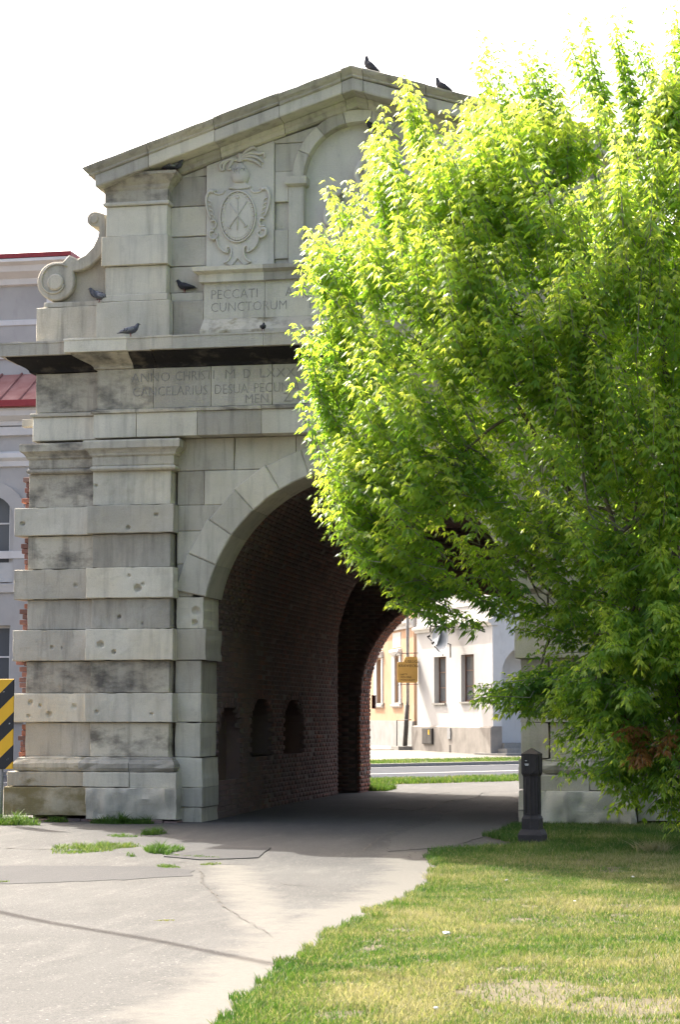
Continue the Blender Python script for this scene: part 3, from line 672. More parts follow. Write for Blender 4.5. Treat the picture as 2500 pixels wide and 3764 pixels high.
# ------------------------------------------------------------------ inscriptions
def text(txt, x, z, size, y, mat, parent, sx=1.0, rot=(R(90), 0, 0), ital=0, name='inscription', align='LEFT', weight=0.0, width=None):
    cu = bpy.data.curves.new(name, 'FONT'); cu.body = txt; cu.size = size; cu.extrude = .002; cu.align_x = align; cu.shear = ital; cu.offset = weight; cu.resolution_u = 2
    o = bpy.data.objects.new(name, cu); COL.objects.link(o); me = bpy.data.meshes.new_from_object(o); bpy.data.objects.remove(o)
    q = bpy.data.objects.new(name, me); COL.objects.link(q); me.materials.clear(); me.materials.append(mat)
    if width: xs = [v.co.x for v in me.vertices]; sx = width / (max(xs) - min(xs))
    q.parent = parent; q.location = Vector((x, y, z)) - ORG[parent]; q.rotation_euler = rot; q.scale = (sx, 1, 1); return q
L = M['letters']
for (txt, x, x1, z, sz) in [('ANNO', -3.34, -2.76, 6.45, .20), ('CHRISTI', -2.68, -2.10, 6.455, .20), ('M', -1.94, -1.80, 6.46, .20), ('D', -1.66, -1.56, 6.46, .20), ('LXXXI', -1.42, -.86, 6.46, .20),
        ('CANCELARIUS', -3.32, -2.20, 6.24, .20), ('DESUA', -2.09, -1.60, 6.24, .205), ('PECUNIA', -1.50, -.83, 6.245, .205), ('MEN', -1.63, -1.30, 6.095, .19), ('ZA', -1.06, -.82, 6.10, .19)]:
    text(txt, x, z, sz, -.2555, L, G, weight=-.004, width=x1 - x)
for (txt, x, x1, z, sz) in [('PECCATI', -2.18, -1.49, 7.66, .20), ('ATQ', -1.06, -.70, 7.66, .20), ('CUNCTORUM', -2.18, -1.05, 7.47, .20), ('H', -.72, -.58, 7.47, .20)]:
    text(txt, x, z, sz, -.1425, L, G, weight=-.004, width=x1 - x)

# ------------------------------------------------------------------ carved coat of arms on the left slab
RS = relief[1]; rm = M['stone_relief']
def K(u, v, y=-.035): return (-2.28 + (u - 240) * .000938, y, 8.13 + (2200 - v) * .000924)
def plate(name, uv, yf, bev=.01, mat=rm, back=-.028):
    return prism(name, [(K(u, v)[0], K(u, v)[2]) for u, v in uv], yf, back, mat, RS, bev=bev, rough=0)
def ell(cu, cv, a, b, n=36): return [(cu + a * math.cos(t), cv + b * math.sin(t)) for t in np.linspace(0, 2 * math.pi, n, endpoint=False)]
rightc = [(760, 950), (880, 935), (965, 930), (1010, 985), (1100, 990), (1150, 940), (1215, 930), (1270, 1000), (1285, 1120), (1262, 1260), (1210, 1380), (1130, 1450), (1120, 1540), (1205, 1590), (1200, 1700), (1110, 1740), (1070, 1850), (1000, 1925), (915, 1960), (880, 1870), (850, 1960), (890, 2060), (985, 2115), (855, 2170), (760, 2050)]
outl = rightc + [(1520 - u, v) for u, v in rightc[::-1]][1:-1]
plate('cartouche', outl, -.062)
plate('oval_field', ell(762, 1375, 262, 388), -.078, .006)
tube('oval_rim', [K(u, v, -.08) for u, v in ell(762, 1375, 285, 412, 48)] + [K(762 + 285, 1375, -.08)], .014, rm, RS, 6)
for i, (u, v) in enumerate(ell(762, 1375, 255, 378, 32)):
    x, y, z = K(u, v, -.082); bm = bmesh.new(); bmesh.ops.create_icosphere(bm, subdivisions=1, radius=.012 if i % 3 else .016); bmesh.ops.translate(bm, vec=(x, y, z), verts=bm.verts); bm_obj('bead', bm, rm, RS, True)
tube('oval_rim', [K(u, v, -.078) for u, v in ell(762, 1375, 226, 345, 48)] + [K(762 + 226, 1375, -.078)], .007, rm, RS, 5)
for p, q in (((760, 1070), (760, 1600)), ((632, 1165), (895, 1540)), ((912, 1140), (630, 1550))):
    tube('lance', [K(*p, -.086), K(*q, -.086)], .008, rm, RS, 5)
    e = p if p[0] == 760 else q; d = Vector((q[0] - p[0], q[1] - p[1])).normalized(); k = Vector((-d.y, d.x)) * 32
    tube('lance_guard', [K(e[0] - k.x, e[1] - k.y, -.088), K(e[0] + k.x, e[1] + k.y, -.088)], .011, rm, RS, 5)
for mir in (0, 1):
    g = lambda P, y=-.07: [K(1520 - u if mir else u, v, y) for u, v in P]
    def sc(P, r0, r1, y=-.07):
        pts = smooth_pts(g(P, y), 4); n = len(pts); tube('scrollwork', pts, [r0 + (r1 - r0) * i / (n - 1) for i in range(n)], rm, RS, 6)
    sc([(965, 930), (1010, 990), (1090, 995), (1140, 970), (1135, 930), (1105, 945)], .012, .014)
    sc([(1150, 955), (1215, 945), (1262, 1020), (1268, 1130), (1245, 1260), (1190, 1390)], .030, .012, -.072)
    sc([(1190, 1430), (1130, 1420), (1105, 1480), (1130, 1545), (1195, 1545)], .016, .014)
    sc([(1140, 1590), (1205, 1600), (1210, 1680), (1150, 1725), (1095, 1690), (1085, 1640), (1120, 1635)], .024, .013, -.074)
    sc([(1095, 1720), (1070, 1830), (1000, 1915), (915, 1955)], .022, .009)
    sc([(915, 1958), (935, 1885), (900, 1850), (865, 1890), (862, 1980), (905, 2070), (980, 2115)], .011, .015)
    for j in range(4): u = 1185 - j * 14; v = 1120 + j * 75; sc([(u + 50, v - 30), (u, v), (u - 5, v + 40)], .012, .006, -.078)
hm = []
for i, t in enumerate(np.linspace(0, 1, 9)):
    v = 495 + t * 330; a = 40 + 115 * math.sin(min(1, t * 1.35) * math.pi / 2) - 40 * max(0, t - .72) / .28
    c = K(795, v, -.03); hm.append((c, a * .000938, a * .00062, (1, 0, 0), (0, 1, 0)))
loft('helmet', hm, rm, RS, 14)
for i in range(7):
    u = 690 + i * 32; bl = abs(i - 3) * 6; tube('visor_bar', [K(u, 590 + bl, -.112 + .002 * (i - 3) ** 2), K(u + (795 - u) * .04, 660, -.124 + .003 * (i - 3) ** 2), K(u + (795 - u) * .12, 745 - bl, -.108 + .003 * (i - 3) ** 2)], .006, rm, RS, 5)
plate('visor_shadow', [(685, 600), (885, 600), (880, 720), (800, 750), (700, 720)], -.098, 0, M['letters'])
plate('gorget', [(690, 800), (895, 800), (905, 850), (975, 890), (950, 925), (760, 945), (620, 915), (610, 890), (680, 850)], -.075, .014)
pl = [[(800, 470), (880, 440), (1000, 470), (1080, 520), (1130, 575)], [(800, 460), (900, 400), (1020, 410), (1110, 460), (1160, 520)], [(795, 440), (880, 370), (1000, 350), (1100, 370), (1175, 360), (1180, 440)], [(790, 420), (870, 330), (950, 280), (1010, 262), (1045, 300)],
      [(770, 470), (690, 450), (640, 500), (600, 590), (650, 590)], [(770, 450), (680, 430), (590, 450), (530, 520), (520, 600)], [(760, 430), (660, 440), (540, 460), (465, 520), (490, 600), (550, 590)]]
for q in pl:
    pts = smooth_pts([K(u, v, -.05) for u, v in q], 4); n = len(pts); tube('plume', pts, [.012 + .016 * math.sin(math.pi * i / (n - 1)) for i in range(n)], rm, RS, 6)
cr_ = []
for t in np.linspace(0, 1, 6): cr_.append((K(785 + 8 * math.sin(t * 6), 350 + t * 140, -.05), .035 + .012 * math.sin(t * 9), .03, (1, 0, 0), (0, 1, 0)))
loft('crest_knob', cr_, rm, RS, 10)

# ------------------------------------------------------------------ carved figures in the niche (mostly behind the foliage)
def figure(name, spine, arms, head, label, bow):
    o = None
    secs = []
    for (x, z, a, b, y) in spine: secs.append(((x, y, z), a, b, (1, 0, 0), (0, 1, 0)))
    E = empty(name, (spine[0][0], .05, spine[0][1]), label, 'statue')
    loft('robed_body', secs, M['stone_relief'], E, 18)
    for k in range(9):
        u = (k - 4) / 4.5; pts = []
        for (x, z, a, b, y) in spine[:-3]: pts.append((x + a * .96 * u + .012 * math.sin(z * 9 + k), y - b * math.sqrt(max(0, 1 - u * u)) * 1.02, z))
        tube('robe_fold', pts, .012, M['stone_relief'], E, 5)
    for A in arms: tube('arm', smooth_pts(A, 4), [.055 - .03 * i / (len(A) * 4 - 4) for i in range(len(A) * 4 - 3)], M['stone_relief'], E, 8)
    hx, hy, hz = head; hs = []
    for t in np.linspace(0, 1, 9): r = math.sin(math.pi * (.06 + .88 * t)); hs.append(((hx + bow * (t - .5) * .1, hy - .01, hz - .105 + .21 * t), .085 * r, .095 * r, (1, 0, 0), (0, 1, 0)))
    loft('head', hs, M['stone_relief'], E, 14)
    for k in range(16):
        a = 2 * math.pi * k / 16; tube('hair_lock', [(hx + .03 * math.cos(a), hy - .03 * abs(math.sin(a)), hz + .10), (hx + .085 * math.cos(a), hy - .07 * abs(math.sin(a)), hz + .05), (hx + .095 * math.cos(a), hy - .06 * abs(math.sin(a)), hz - .05)], [.015, .02, .012], M['stone_relief'], E, 5)
    tube('nose', [(hx + bow * .06, hy - .095, hz + .02), (hx + bow * .075, hy - .115, hz - .015)], [.008, .013], M['stone_relief'], E, 5)
    return E
figure('kneeling_figure', [(-.28, 8.14, .26, .10, .08), (-.30, 8.35, .24, .12, .07), (-.33, 8.6, .20, .12, .07), (-.36, 8.8, .19, .11, .07), (-.37, 8.95, .17, .10, .07), (-.36, 9.06, .08, .07, .07), (-.35, 9.1, .05, .05, .07)],
       [[(-.25, 0, 8.98), (-.10, -.05, 8.86), (.05, -.06, 8.95)], [(-.46, 0, 8.95), (-.47, -.05, 8.75), (-.3, -.09, 8.66)]], (-.33, .04, 9.17), 'bowed stone figure in the niche leaning to the right, half hidden by leaves', 1)
figure('standing_figure', [(.20, 8.14, .28, .10, .08), (.21, 8.5, .24, .12, .07), (.23, 8.9, .22, .12, .07), (.24, 9.3, .20, .12, .07), (.24, 9.6, .21, .11, .07), (.23, 9.76, .14, .09, .07), (.22, 9.84, .06, .06, .07)],
       [[(.08, 0, 9.66), (-.02, -.06, 9.45), (.05, -.08, 9.25)], [(.40, 0, 9.66), (.5, -.05, 9.4), (.42, -.07, 9.2)]], (.21, .04, 9.96), 'tall robed stone figure in the niche with a bird on its head', -1)

# ------------------------------------------------------------------ pigeons
M['plum'] = simple('pigeon_plumage', (.055, .058, .07), (.11, .115, .13), .7, 25, .3, .3, 0, 80); M['plum_d'] = simple('dark_plumage', (.022, .022, .027), (.045, .045, .05), .7, 25, .3, .3, 0, 80)
M['wing'] = simple('pigeon_wing', (.13, .135, .15), (.24, .245, .26), .8, 30); M['foot'] = simple('pigeon_foot', (.25, .09, .08), None, .7)
def pigeon_parts(dark):
    """local: faces +x, feet at z=0"""
    m = M['plum_d'] if dark else M['plum']
    sec = [(-.20, .058, .010, .004), (-.15, .066, .020, .010), (-.10, .078, .035, .024), (-.05, .090, .050, .044), (.0, .100, .056, .054), (.045, .112, .050, .054), (.075, .132, .036, .042), (.092, .158, .026, .030), (.104, .180, .024, .026), (.116, .192, .021, .021), (.128, .194, .010, .010)]
    secs = []
    for i, (x, z, a, b) in enumerate(sec):
        p, q = sec[max(i - 1, 0)], sec[min(i + 1, len(sec) - 1)]; t = Vector((q[0] - p[0], 0, q[1] - p[1])).normalized(); secs.append(((x, 0, z), a, b, (0, 1, 0), (-t.z, 0, t.x)))
    return secs, m
PIG = {}
def pigeon(loc, rz, label, dark=False, pitch=0, scale=1.0):
    E = empty('pigeon', loc, label, 'bird', 'pigeons on the gate', rz); E.rotation_euler = (0, pitch, rz); E.scale = (scale,) * 3; ORG[E] = Vector((0, 0, 0))
    if dark not in PIG:
        secs, m = pigeon_parts(dark); parts = [loft('body', secs, m, E, 12)]
        for s in (1, -1):
            parts.append(loft('wing', [((-.16, s * .018, .082), .006, .010, (0, 1, 0), (0, 0, 1)), ((-.10, s * .044, .092), .008, .022, (0, 1, 0), (0, 0, 1)), ((-.03, s * .054, .106), .009, .034, (0, 1, 0), (0, 0, 1)), ((.03, s * .052, .116), .008, .026, (0, 1, 0), (0, 0, 1)), ((.055, s * .046, .120), .004, .010, (0, 1, 0), (0, 0, 1))], M['plum_d'] if dark else M['wing'], E, 8))
            if not dark:
                for xx in (-.085, -.045): parts.append(tube('wing_bar', [(xx - .012, s * .056, .076), (xx + .006, s * .062, .10), (xx + .002, s * .058, .124)], .0055, M['plum_d'], E, 5))
            parts.append(tube('leg', [(0, s * .022, .055), (.004, s * .022, .004), (.03, s * .024, .003)], [.008, .004, .003], M['foot'], E, 5))
        parts.append(tube('beak', [(.126, 0, .191), (.150, 0, .182)], [.007, .0015], M['iron'], E, 6))
        PIG[dark] = parts
    else:
        for p in PIG[dark]:
            c = p.copy(); COL.objects.link(c); c.parent = E
    return E
pigeon((-3.28, -.50, 7.075), R(8), 'grey pigeon standing on the main cornice below the left attic pilaster, facing right', False)
pigeon((-2.60, -.03, 7.795), R(172), 'blackish pigeon perched on the ledge between pilaster and inscription', True)
pigeon((-3.95, .0, 7.73), R(185), 'upper of two grey pigeons huddled beside the left scroll', False)
pigeon((-3.835, -.245, 7.66), R(205), 'lower of two grey pigeons at the left scroll, on the pedestal edge', False, scale=.9)
pigeon((-2.86, -.20, 9.575), R(170), 'left of two pigeons tucked under the raking cornice on the capital', False)
pigeon((-2.70, -.16, 9.575), R(-25), 'right of two pigeons tucked under the raking cornice on the capital', False)
pigeon((.20, -.36, 10.79 + .045), R(178), 'dark bird sitting at the very peak of the pediment', True, pitch=R(-28), scale=1.1)
pigeon((1.26, -.36, 10.42 + .06), R(185), 'dark bird on the right slope of the pediment near the treetop', True, pitch=R(-20), scale=1.0)
pigeon((.24, .0, 10.045), R(200), 'dark pigeon sitting on the head of the niche figure', True)
pigeon((-1.30, -.50, 7.085), R(95), 'small dark pigeon crouching on the cornice under the inscription', True, scale=.7)
pigeon((-.40, -.15, 8.145), R(150), 'grey pigeon on the niche sill at the feet of the bowed figure', False)

# ------------------------------------------------------------------ bollard, striped board, slab, pole
M['bollard'] = simple('dark_brown_paint', (.020, .0165, .016), (.032, .027, .026), .65, 9, .4, .3)
M['yellow'] = simple('yellow', (.65, .36, .01)); M['white'] = simple('white_paint', (.7, .7, .68), (.8, .8, .78), .7)
def frus(x0, y0, z0, x1, y1, z1):
    v = [(sx * x0, sy * y0, z0) for sx, sy in ((-1, -1), (1, -1), (1, 1), (-1, 1))] + [(sx * x1, sy * y1, z1) for sx, sy in ((-1, -1), (1, -1), (1, 1), (-1, 1))]
    return v, [(3, 2, 1, 0), (4, 5, 6, 7), (0, 1, 5, 4), (1, 2, 6, 5), (2, 3, 7, 6), (3, 0, 4, 7)]
B = empty('bollard', (2.87, -4.0, .02), 'dark brown square bollard with a pointed cap beside the lawn', 'bollard', rz=R(-8)); ORG[B] = Vector((0, 0, 0))
def local(name, v, f, m, P): o = mesh(name, v, f, m, P); return o
local('base', *merge([frus(.145, .145, -.1, .145, .145, .17), frus(.145, .145, .17, .118, .118, .235)]), M['bollard'], B)
local('shaft', *merge([frus(.105, .105, .2, .105, .105, .36), frus(.105, .105, .36, .088, .088, .40), frus(.088, .088, .4, .088, .088, .86), frus(.088, .088, .86, .104, .104, .90), frus(.104, .104, .90, .104, .104, 1.13)]), M['bollard'], B)
local('cap', *frus(.108, .108, 1.13, .004, .004, 1.20), M['bollard'], B)
for k, (dx, dy) in enumerate(((0, -1), (1, 0))):
    pts = [(-.075, .91), (.075, .91), (.075, .98), (.0, .90), (-.075, .98)]
    pen = [(-.075, 1.10), (-.075, .945), (0, .87), (.075, .945), (.075, 1.10)]
    P3 = [((u, -.106, w) if k == 0 else (.106, u, w)) for u, w in pen]
    tube('panel_edge', P3, .005, M['iron'], B, 4)
    fl = [(-.055, .42), (.055, .42), (.055, .84), (-.055, .84)]
    tube('panel_edge', [((u, -.09, w) if k == 0 else (.09, u, w)) for u, w in fl + fl[:1]], .005, M['iron'], B, 4)
local('split', *box_vf(-.003, .003, -.1065, -.1, .25, 1.12), M['crack'], B)
for (u, w, l) in ((-.045, 1.045, .022), (-.038, 1.005, .05), (-.036, .992, .04)): local('maker_mark', *box_vf(u - l / 2, u + l / 2, -.107, -.104, w, w + .008), M['white'], B)

t = NT('hazard_stripes'); oc = t.node('ShaderNodeTexCoord').outputs['Object']
sx = t.node('ShaderNodeSeparateXYZ'); t.l.new(oc, sx.inputs[0])
q = t.math('FRACT', t.math('MULTIPLY', t.math('ADD', t.math('SUBTRACT', sx.outputs[2], t.math('MULTIPLY', sx.outputs[0], .95)), 7.14), 1 / .46))
c = t.mix(t.ramp(q, [(.499, 0), (.501, 1)]), (.012, .012, .014), (.72, .40, .012))
c = t.mix(t.ramp(t.noise(t.mapv(oc, (1, 1, 1.6)), 12, 3), [(.70, 0), (.72, .8)]), c, (.5, .5, .47)); t.col(c); t.rough(.45, .5); M['hazard'] = t.m
H = empty('hazard_board', (-4.90, -1.2, .05), 'yellow and black striped hazard board on a grey post by the gate', 'road sign'); 
bbox('board', (-5.085, -4.715, -1.225, -1.195, .86, 2.12), M['hazard'], H, .006)
tube('post', [(-4.90, -1.165, 0), (-4.90, -1.165, 2.05)], .028, simple('galvanised_steel', (.28, .29, .30), (.36, .37, .38), .5, 4, .5, .1, .6), H, 10)
for z in (1.1, 1.9): bbox('clamp', (-4.94, -4.86, -1.195, -1.13, z, z + .03), M['iron'], H)
sl = sheet('concrete_slab', [(-1.0, -6.45), (-.55, -6.62), (.0, -6.1), (-.12, -4.95), (-.72, -5.1)], .010, M['asphalt_dark'], thick=.05, kind=None, n=.4)
tag(sl, 'flat broken concrete slab lying at the edge of the passage paving', 'slab')
P = empty('wooden_pole', (-2.1, -11.1, 0), 'tall pole beyond the left edge casting the thin shadow across the pavement', 'pole')
tube('shaft', [(-2.2, -11.1, -.2), (-2.0, -11.05, 4), (-1.85, -11.0, 8.1)], [.075, .065, .05], simple('weathered_wood', (.16, .13, .10), (.24, .2, .16), .9), P, 10)

# ------------------------------------------------------------------ houses beyond the gate
def plaster(name, c0, c1, dirt, sc=1.2):
    t = NT(name); p = t.pos(); c = t.mix(t.ramp(t.noise(p, sc, 5, .6), [(.35, 0), (.65, 1)]), c0, c1)
    c = t.mix(t.math('MULTIPLY', t.ramp(t.noise(t.mapv(p, (2, 2, .7)), 1.9, 6, .65), [(.55, 0), (.72, 1)]), .5), c, dirt)
    t.col(c); t.rough(.95, .15); t.bump(t.noise(p, 25, 4), .3, .01); return t.m
M['p_white'] = plaster('white_plaster', (.39, .38, .36), (.43, .42, .40), (.32, .31, .285)); M['p_plinth'] = plaster('stained_plinth', (.21, .194, .17), (.275, .254, .225), (.14, .127, .108), 2)
M['p_peach'] = plaster('peach_plaster', (.36, .225, .135), (.40, .26, .165), (.36, .31, .26)); M['p_grey'] = plaster('grey_plaster', (.37, .355, .33), (.42, .405, .375), (.32, .30, .28))
M['p_peel'] = plaster('peeling_grey_plaster', (.40, .40, .38), (.48, .47, .44), (.34, .34, .33)); M['p_trim'] = plaster('pale_trim', (.55, .54, .515), (.62, .605, .58), (.47, .45, .42)); M['p_trim2'] = plaster('shell_white_trim', (.60, .58, .54), (.66, .64, .60), (.5, .475, .435))
M['p_blue'] = plaster('bluegrey_plinth', (.215, .215, .205), (.265, .265, .25), (.2, .18, .14), 2)
M['wood'] = simple('brown_window_wood', (.075, .035, .022), (.12, .06, .035), .5, 12)
t = NT('window_glass'); t.col((.10, .105, .11)); t.rough(.06, .6); M['glass'] = t.m
M['rooftile'] = simple('red_roof_tile', (.26, .11, .09), (.36, .19, .16), .8, 2.5); M['gutter'] = simple('red_gutter', (.22, .025, .03), (.28, .04, .04), .5)
M['curtain'] = simple('lace_curtain', (.5, .5, .48), (.62, .62, .6), .9, 30)
class Wall:
    """local frame on a vertical wall: s along, o out of the wall, z up"""
    def __init__(w, A, B):
        w.A = Vector((*A, 0)); w.u = (Vector((*B, 0)) - w.A).normalized(); w.n = Vector((w.u.y, -w.u.x, 0)); w.L = (Vector((*B, 0)) - w.A).length
        if w.n.dot(Vector((5.45, -28.9, 0)) - w.A) < 0: w.n = -w.n
    def p(w, s, o, z): q = w.A + w.u * s + w.n * o; return (q.x, q.y, z)
    def box(w, name, s0, s1, o0, o1, z0, z1, mat, P):
        v, f = box_vf(s0, s1, o0, o1, z0, z1); return mesh(name, [w.p(*q) for q in v], f, mat, P)
    def wallholes(w, name, s0, s1, z0, z1, holes, mat, P, depth=.35, arch=False):
        ss = sorted({s0, s1, *[h[0] for h in holes], *[h[1] for h in holes]}); zs = sorted({z0, z1, *[h[2] for h in holes], *[h[3] for h in holes]}); v = []; f = []
        for i in range(len(ss) - 1):
            for j in range(len(zs) - 1):
                cs, cz = (ss[i] + ss[i + 1]) / 2, (zs[j] + zs[j + 1]) / 2
                if any(h[0] < cs < h[1] and h[2] < cz < h[3] for h in holes): continue
                n = len(v); v += [w.p(ss[i], 0, zs[j]), w.p(ss[i + 1], 0, zs[j]), w.p(ss[i + 1], 0, zs[j + 1]), w.p(ss[i], 0, zs[j + 1])]; f.append((n, n + 1, n + 2, n + 3))
        for a, b, c, d in holes:
            n = len(v); v += [w.p(s, o, z) for s, z in ((a, c), (b, c), (b, d), (a, d)) for o in (0, -depth)]
            for k in range(4): k2 = (k + 1) % 4; f.append((n + 2 * k, n + 2 * k2, n + 2 * k2 + 1, n + 2 * k + 1))
        return mesh(name, v, f, mat, P)
    def prof(w, name, pr, s0, s1, mat, P):
        v = []; n = len(pr)
        for s in (s0, s1): v += [w.p(s, o, z) for o, z in pr]
        f = [(j, n + j, n + (j + 1) % n, (j + 1) % n) for j in range(n)] + [tuple(range(n))[::-1], tuple(range(n, 2 * n))]
        return mesh(name, v, f, mat, P)
    def window(w, P, s0, s1, z0, z1, depth=.22, bars=2, sill=True, mat=None, mull=1):
        fr = mesh('window', *merge([[[w.p(*q) for q in v], f] for v, f in (box_vf(s0, s1, -depth - .05, -depth, z0, z0 + .07), box_vf(s0, s1, -depth - .05, -depth, z1 - .07, z1), box_vf(s0, s0 + .07, -depth - .05, -depth + .001, z0, z1), box_vf(s1 - .07, s1, -depth - .05, -depth + .001, z0, z1))]), mat or M['wood'], P)
        for k in range(1, mull + 1): c = s0 + (s1 - s0) * k / (mull + 1); w.box('mullion', c - .03, c + .03, -depth - .048, -depth + .004, z0 + .06, z1 - .06, mat or M['wood'], fr)
        for k in range(1, bars + 1): z = z0 + (z1 - z0) * k / (bars + 1); w.box('glazing_bar', s0 + .05, s1 - .05, -depth - .046, -depth + .002, z - .02, z + .02, mat or M['wood'], fr)
        for k in range(mull + 1):
            a = s0 + (s1 - s0) * k / (mull + 1); b = s0 + (s1 - s0) * (k + 1) / (mull + 1)
            w.box('pane', a + .03, b - .03, -depth - .03, -depth - .024, z0 + .04, z1 - .04, M['glass'], fr)
        w.box('curtain', s0 + .05, s1 - .05, -depth - .16, -depth - .15, z0 + .05, z1 - .05, M['curtain'], fr)
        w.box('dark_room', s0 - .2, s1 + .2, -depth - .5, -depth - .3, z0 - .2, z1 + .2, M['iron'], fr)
        if sill: w.box('sill', s0 - .05, s1 + .5, -depth, .07, z0 - .06, z0 + .002, M['concrete'], fr)
W1 = Wall((-6.43, 44.9), (-2.76, 38.26)); Lw = W1.L
WB = empty('white_house', (*W1.p(3.8, -4, 0)[:2], .28), 'white plastered corner house with two narrow brown windows seen through the arch', 'house')
W1.wallholes('wall', .3, Lw, 1.2, 8.2, [(2.07, 3.27, 2.05, 3.66), (4.72, 5.91, 2.08, 3.67)], M['p_white'], WB)
W1.prof('plinth', [(-.3, -.2), (.10, -.2), (.10, 1.22), (.03, 1.27), (-.3, 1.27)], 0, Lw + .02, M['p_plinth'], WB)
W1.prof('cornice', [(-.2, 4.56), (.05, 4.56), (.07, 4.62), (.16, 4.66), (.18, 4.74), (.0, 4.80), (-.2, 4.8)], .22, Lw + .03, M['p_trim2'], WB)
W1.prof('string_course', [(-.2, 5.3), (.03, 5.3), (.03, 5.36), (-.2, 5.36)], .28, Lw, M['p_trim2'], WB)
W1.window(WB, 2.07, 2.78, 2.05, 3.66, .187, 2, mull=0); W1.window(WB, 4.72, 5.52, 2.08, 3.67, .15, 2, mull=0)
W1.box('reveal', 2.785, 3.268, -.3, -.2, 2.05, 3.66, M['p_white'], WB); W1.box('reveal', 5.525, 5.908, -.3, -.17, 2.08, 3.67, M['p_white'], WB)
mesh('wall', [W1.p(.3, 0, 1.2), W1.p(.3, -9, 1.2), W1.p(.3, -9, 8.2), W1.p(.3, 0, 8.2)], [(0, 1, 2, 3)], M['p_white'], WB); W1.box('roof', -.1, Lw + .4, -9, .3, 8.2, 8.5, M['rooftile'], WB)
mesh('plinth', [W1.p(0, -.1, 0), W1.p(0, -9, 0), W1.p(0, -9, 1.25), W1.p(0, -.1, 1.25)], [(0, 1, 2, 3)], M['p_plinth'], WB)
bx = W1.box('meter_cupboard', 1.24, 2.26, .0, .16, .62, 1.17, M['iron'], WB); W1.box('cupboard_door', 1.28, 1.74, .16, .175, .65, 1.14, M['iron'], bx); W1.box('cupboard_door', 1.76, 2.22, .16, .175, .65, 1.14, M['iron'], bx); W1.box('warning_label', 1.92, 2.05, .176, .18, .95, 1.12, M['yellow'], bx)
W1.box('vent_box', 3.71, 4.0, .0, .14, .82, 1.2, simple('grey_box', (.2, .2, .2), (.28, .28, .27)), WB)
W1.box('plinth_crack', 3.80, 3.98, .095, .104, .3, .62, M['crack'], WB)
# right-hand return of the white house with its arched entrance and steps
W2 = Wall(W1.p(Lw, 0, 0)[:2], (-.6, 40.2)); ev = []
arc = [(2.35, .3), (2.35, 2.9)] + [(1.35 + 1.0 * math.cos(t), 2.9 + 1.0 * math.sin(t)) for t in np.linspace(.1, math.pi - .1, 14)] + [(.35, 2.9), (.35, .3)]
outer = [(0, .3), (0, 8.2), (9, 8.2), (9, .3)]
n = len(arc); v = [W2.p(s, 0, z) for s, z in outer + arc] + [W2.p(s, -.9, z) for s, z in arc]
f = [tuple([0, 1, 2, 3] + [4 + k for k in range(n)])] + [(4 + k, 4 + k + 1, 4 + n + k + 1, 4 + n + k) for k in range(n - 1)] + [tuple(4 + n + k for k in range(n))]
mesh('wall', v, f, M['p_trim2'], WB)
for k, (a, b, d, z) in enumerate(((-.2, 3, 1.0, .40), (.15, 2.6, .55, .55), (.3, 2.4, .2, .72))): W2.box('step', a, b, -.8, d, .1, z, M['concrete'], WB)
# things on the white house
def dish(name, c, ax, r, label):
    ax = Vector(ax).normalized(); D = empty(name, c, label, 'satellite dish', 'satellite dishes on the white house'); u = ax.orthogonal().normalized(); b = ax.cross(u); c = Vector(c); v = [tuple(c - ax * .12)]; f = []
    for i in range(1, 6):
        rr = r * i / 5; v += [tuple(c - ax * .12 * (1 - (i / 5) ** 2) + (u * math.cos(t) + b * math.sin(t)) * rr) for t in np.linspace(0, 2 * math.pi, 24, endpoint=False)]
    f += [(0, 1 + k, 1 + (k + 1) % 24) for k in range(24)]
    for i in range(4): f += [(1 + i * 24 + k, 1 + (i + 1) * 24 + k, 1 + (i + 1) * 24 + (k + 1) % 24, 1 + i * 24 + (k + 1) % 24) for k in range(24)]
    mesh('reflector', v, f, simple(name + '_enamel', (.20, .225, .24), (.25, .27, .285), .4, 3, .4, .05), D, True)
    tip = c + ax * .55 * r * 1.6 - Vector((0, 0, .12)); tube('feed_arm', [c - Vector((0, 0, r * .95)) - ax * .02, tip], .018, M['iron'], D); tube('receiver', [tip, tip + ax * -.1 + Vector((0, 0, .05))], .04, M['iron'], D, 8)
    tube('mount', [c - ax * .12, c - ax * .3, c - ax * .3 - Vector((0, 0, .45))], .025, M['iron'], D)
    return D
dish('satellite_dish', W1.p(4.9, .74, 4.08), W1.n * 1.0 + Vector((.02, -.05, .22)), .46, 'larger white satellite dish in front, above the left window of the white house')
dish('satellite_dish', W1.p(4.3, .74, 4.34), W1.n * 1.0 + Vector((.02, .0, .22)), .38, 'smaller shaded satellite dish behind the larger one')
D = empty('wall_lamp', W1.p(4.3, 0, 4.5), 'ornate iron wall lamp with scrolled bracket on the white house', 'lamp')
tube('bracket', [W1.p(4.3, .02, 4.62), W1.p(4.3, .95, 4.66)], .03, M['iron'], D); 
for k in range(4):
    cx = .16 + k * .2; tube('bracket_scroll', [W1.p(4.3, cx + .12 * (1 - t / 9) * math.cos(t), 4.48 + .11 * (1 - t / 9) * math.sin(t)) for t in np.linspace(0, 7, 16)], .014, M['iron'], D, 5)
tube('stem', [W1.p(4.3, .95, 4.45), W1.p(4.3, .95, 4.95)], .03, M['iron'], D); lp = W1.p(4.3, .95, 4.95)
v, f = frus(.10, .10, 0, .17, .17, .38); mesh('lantern', [(lp[0] + a, lp[1] + b, lp[2] + c) for a, b, c in v], f, M['curtain'], D); v, f = frus(.2, .2, .38, .03, .03, .58); mesh('lantern_cap', [(lp[0] + a, lp[1] + b, lp[2] + c) for a, b, c in v], f, M['iron'], D)
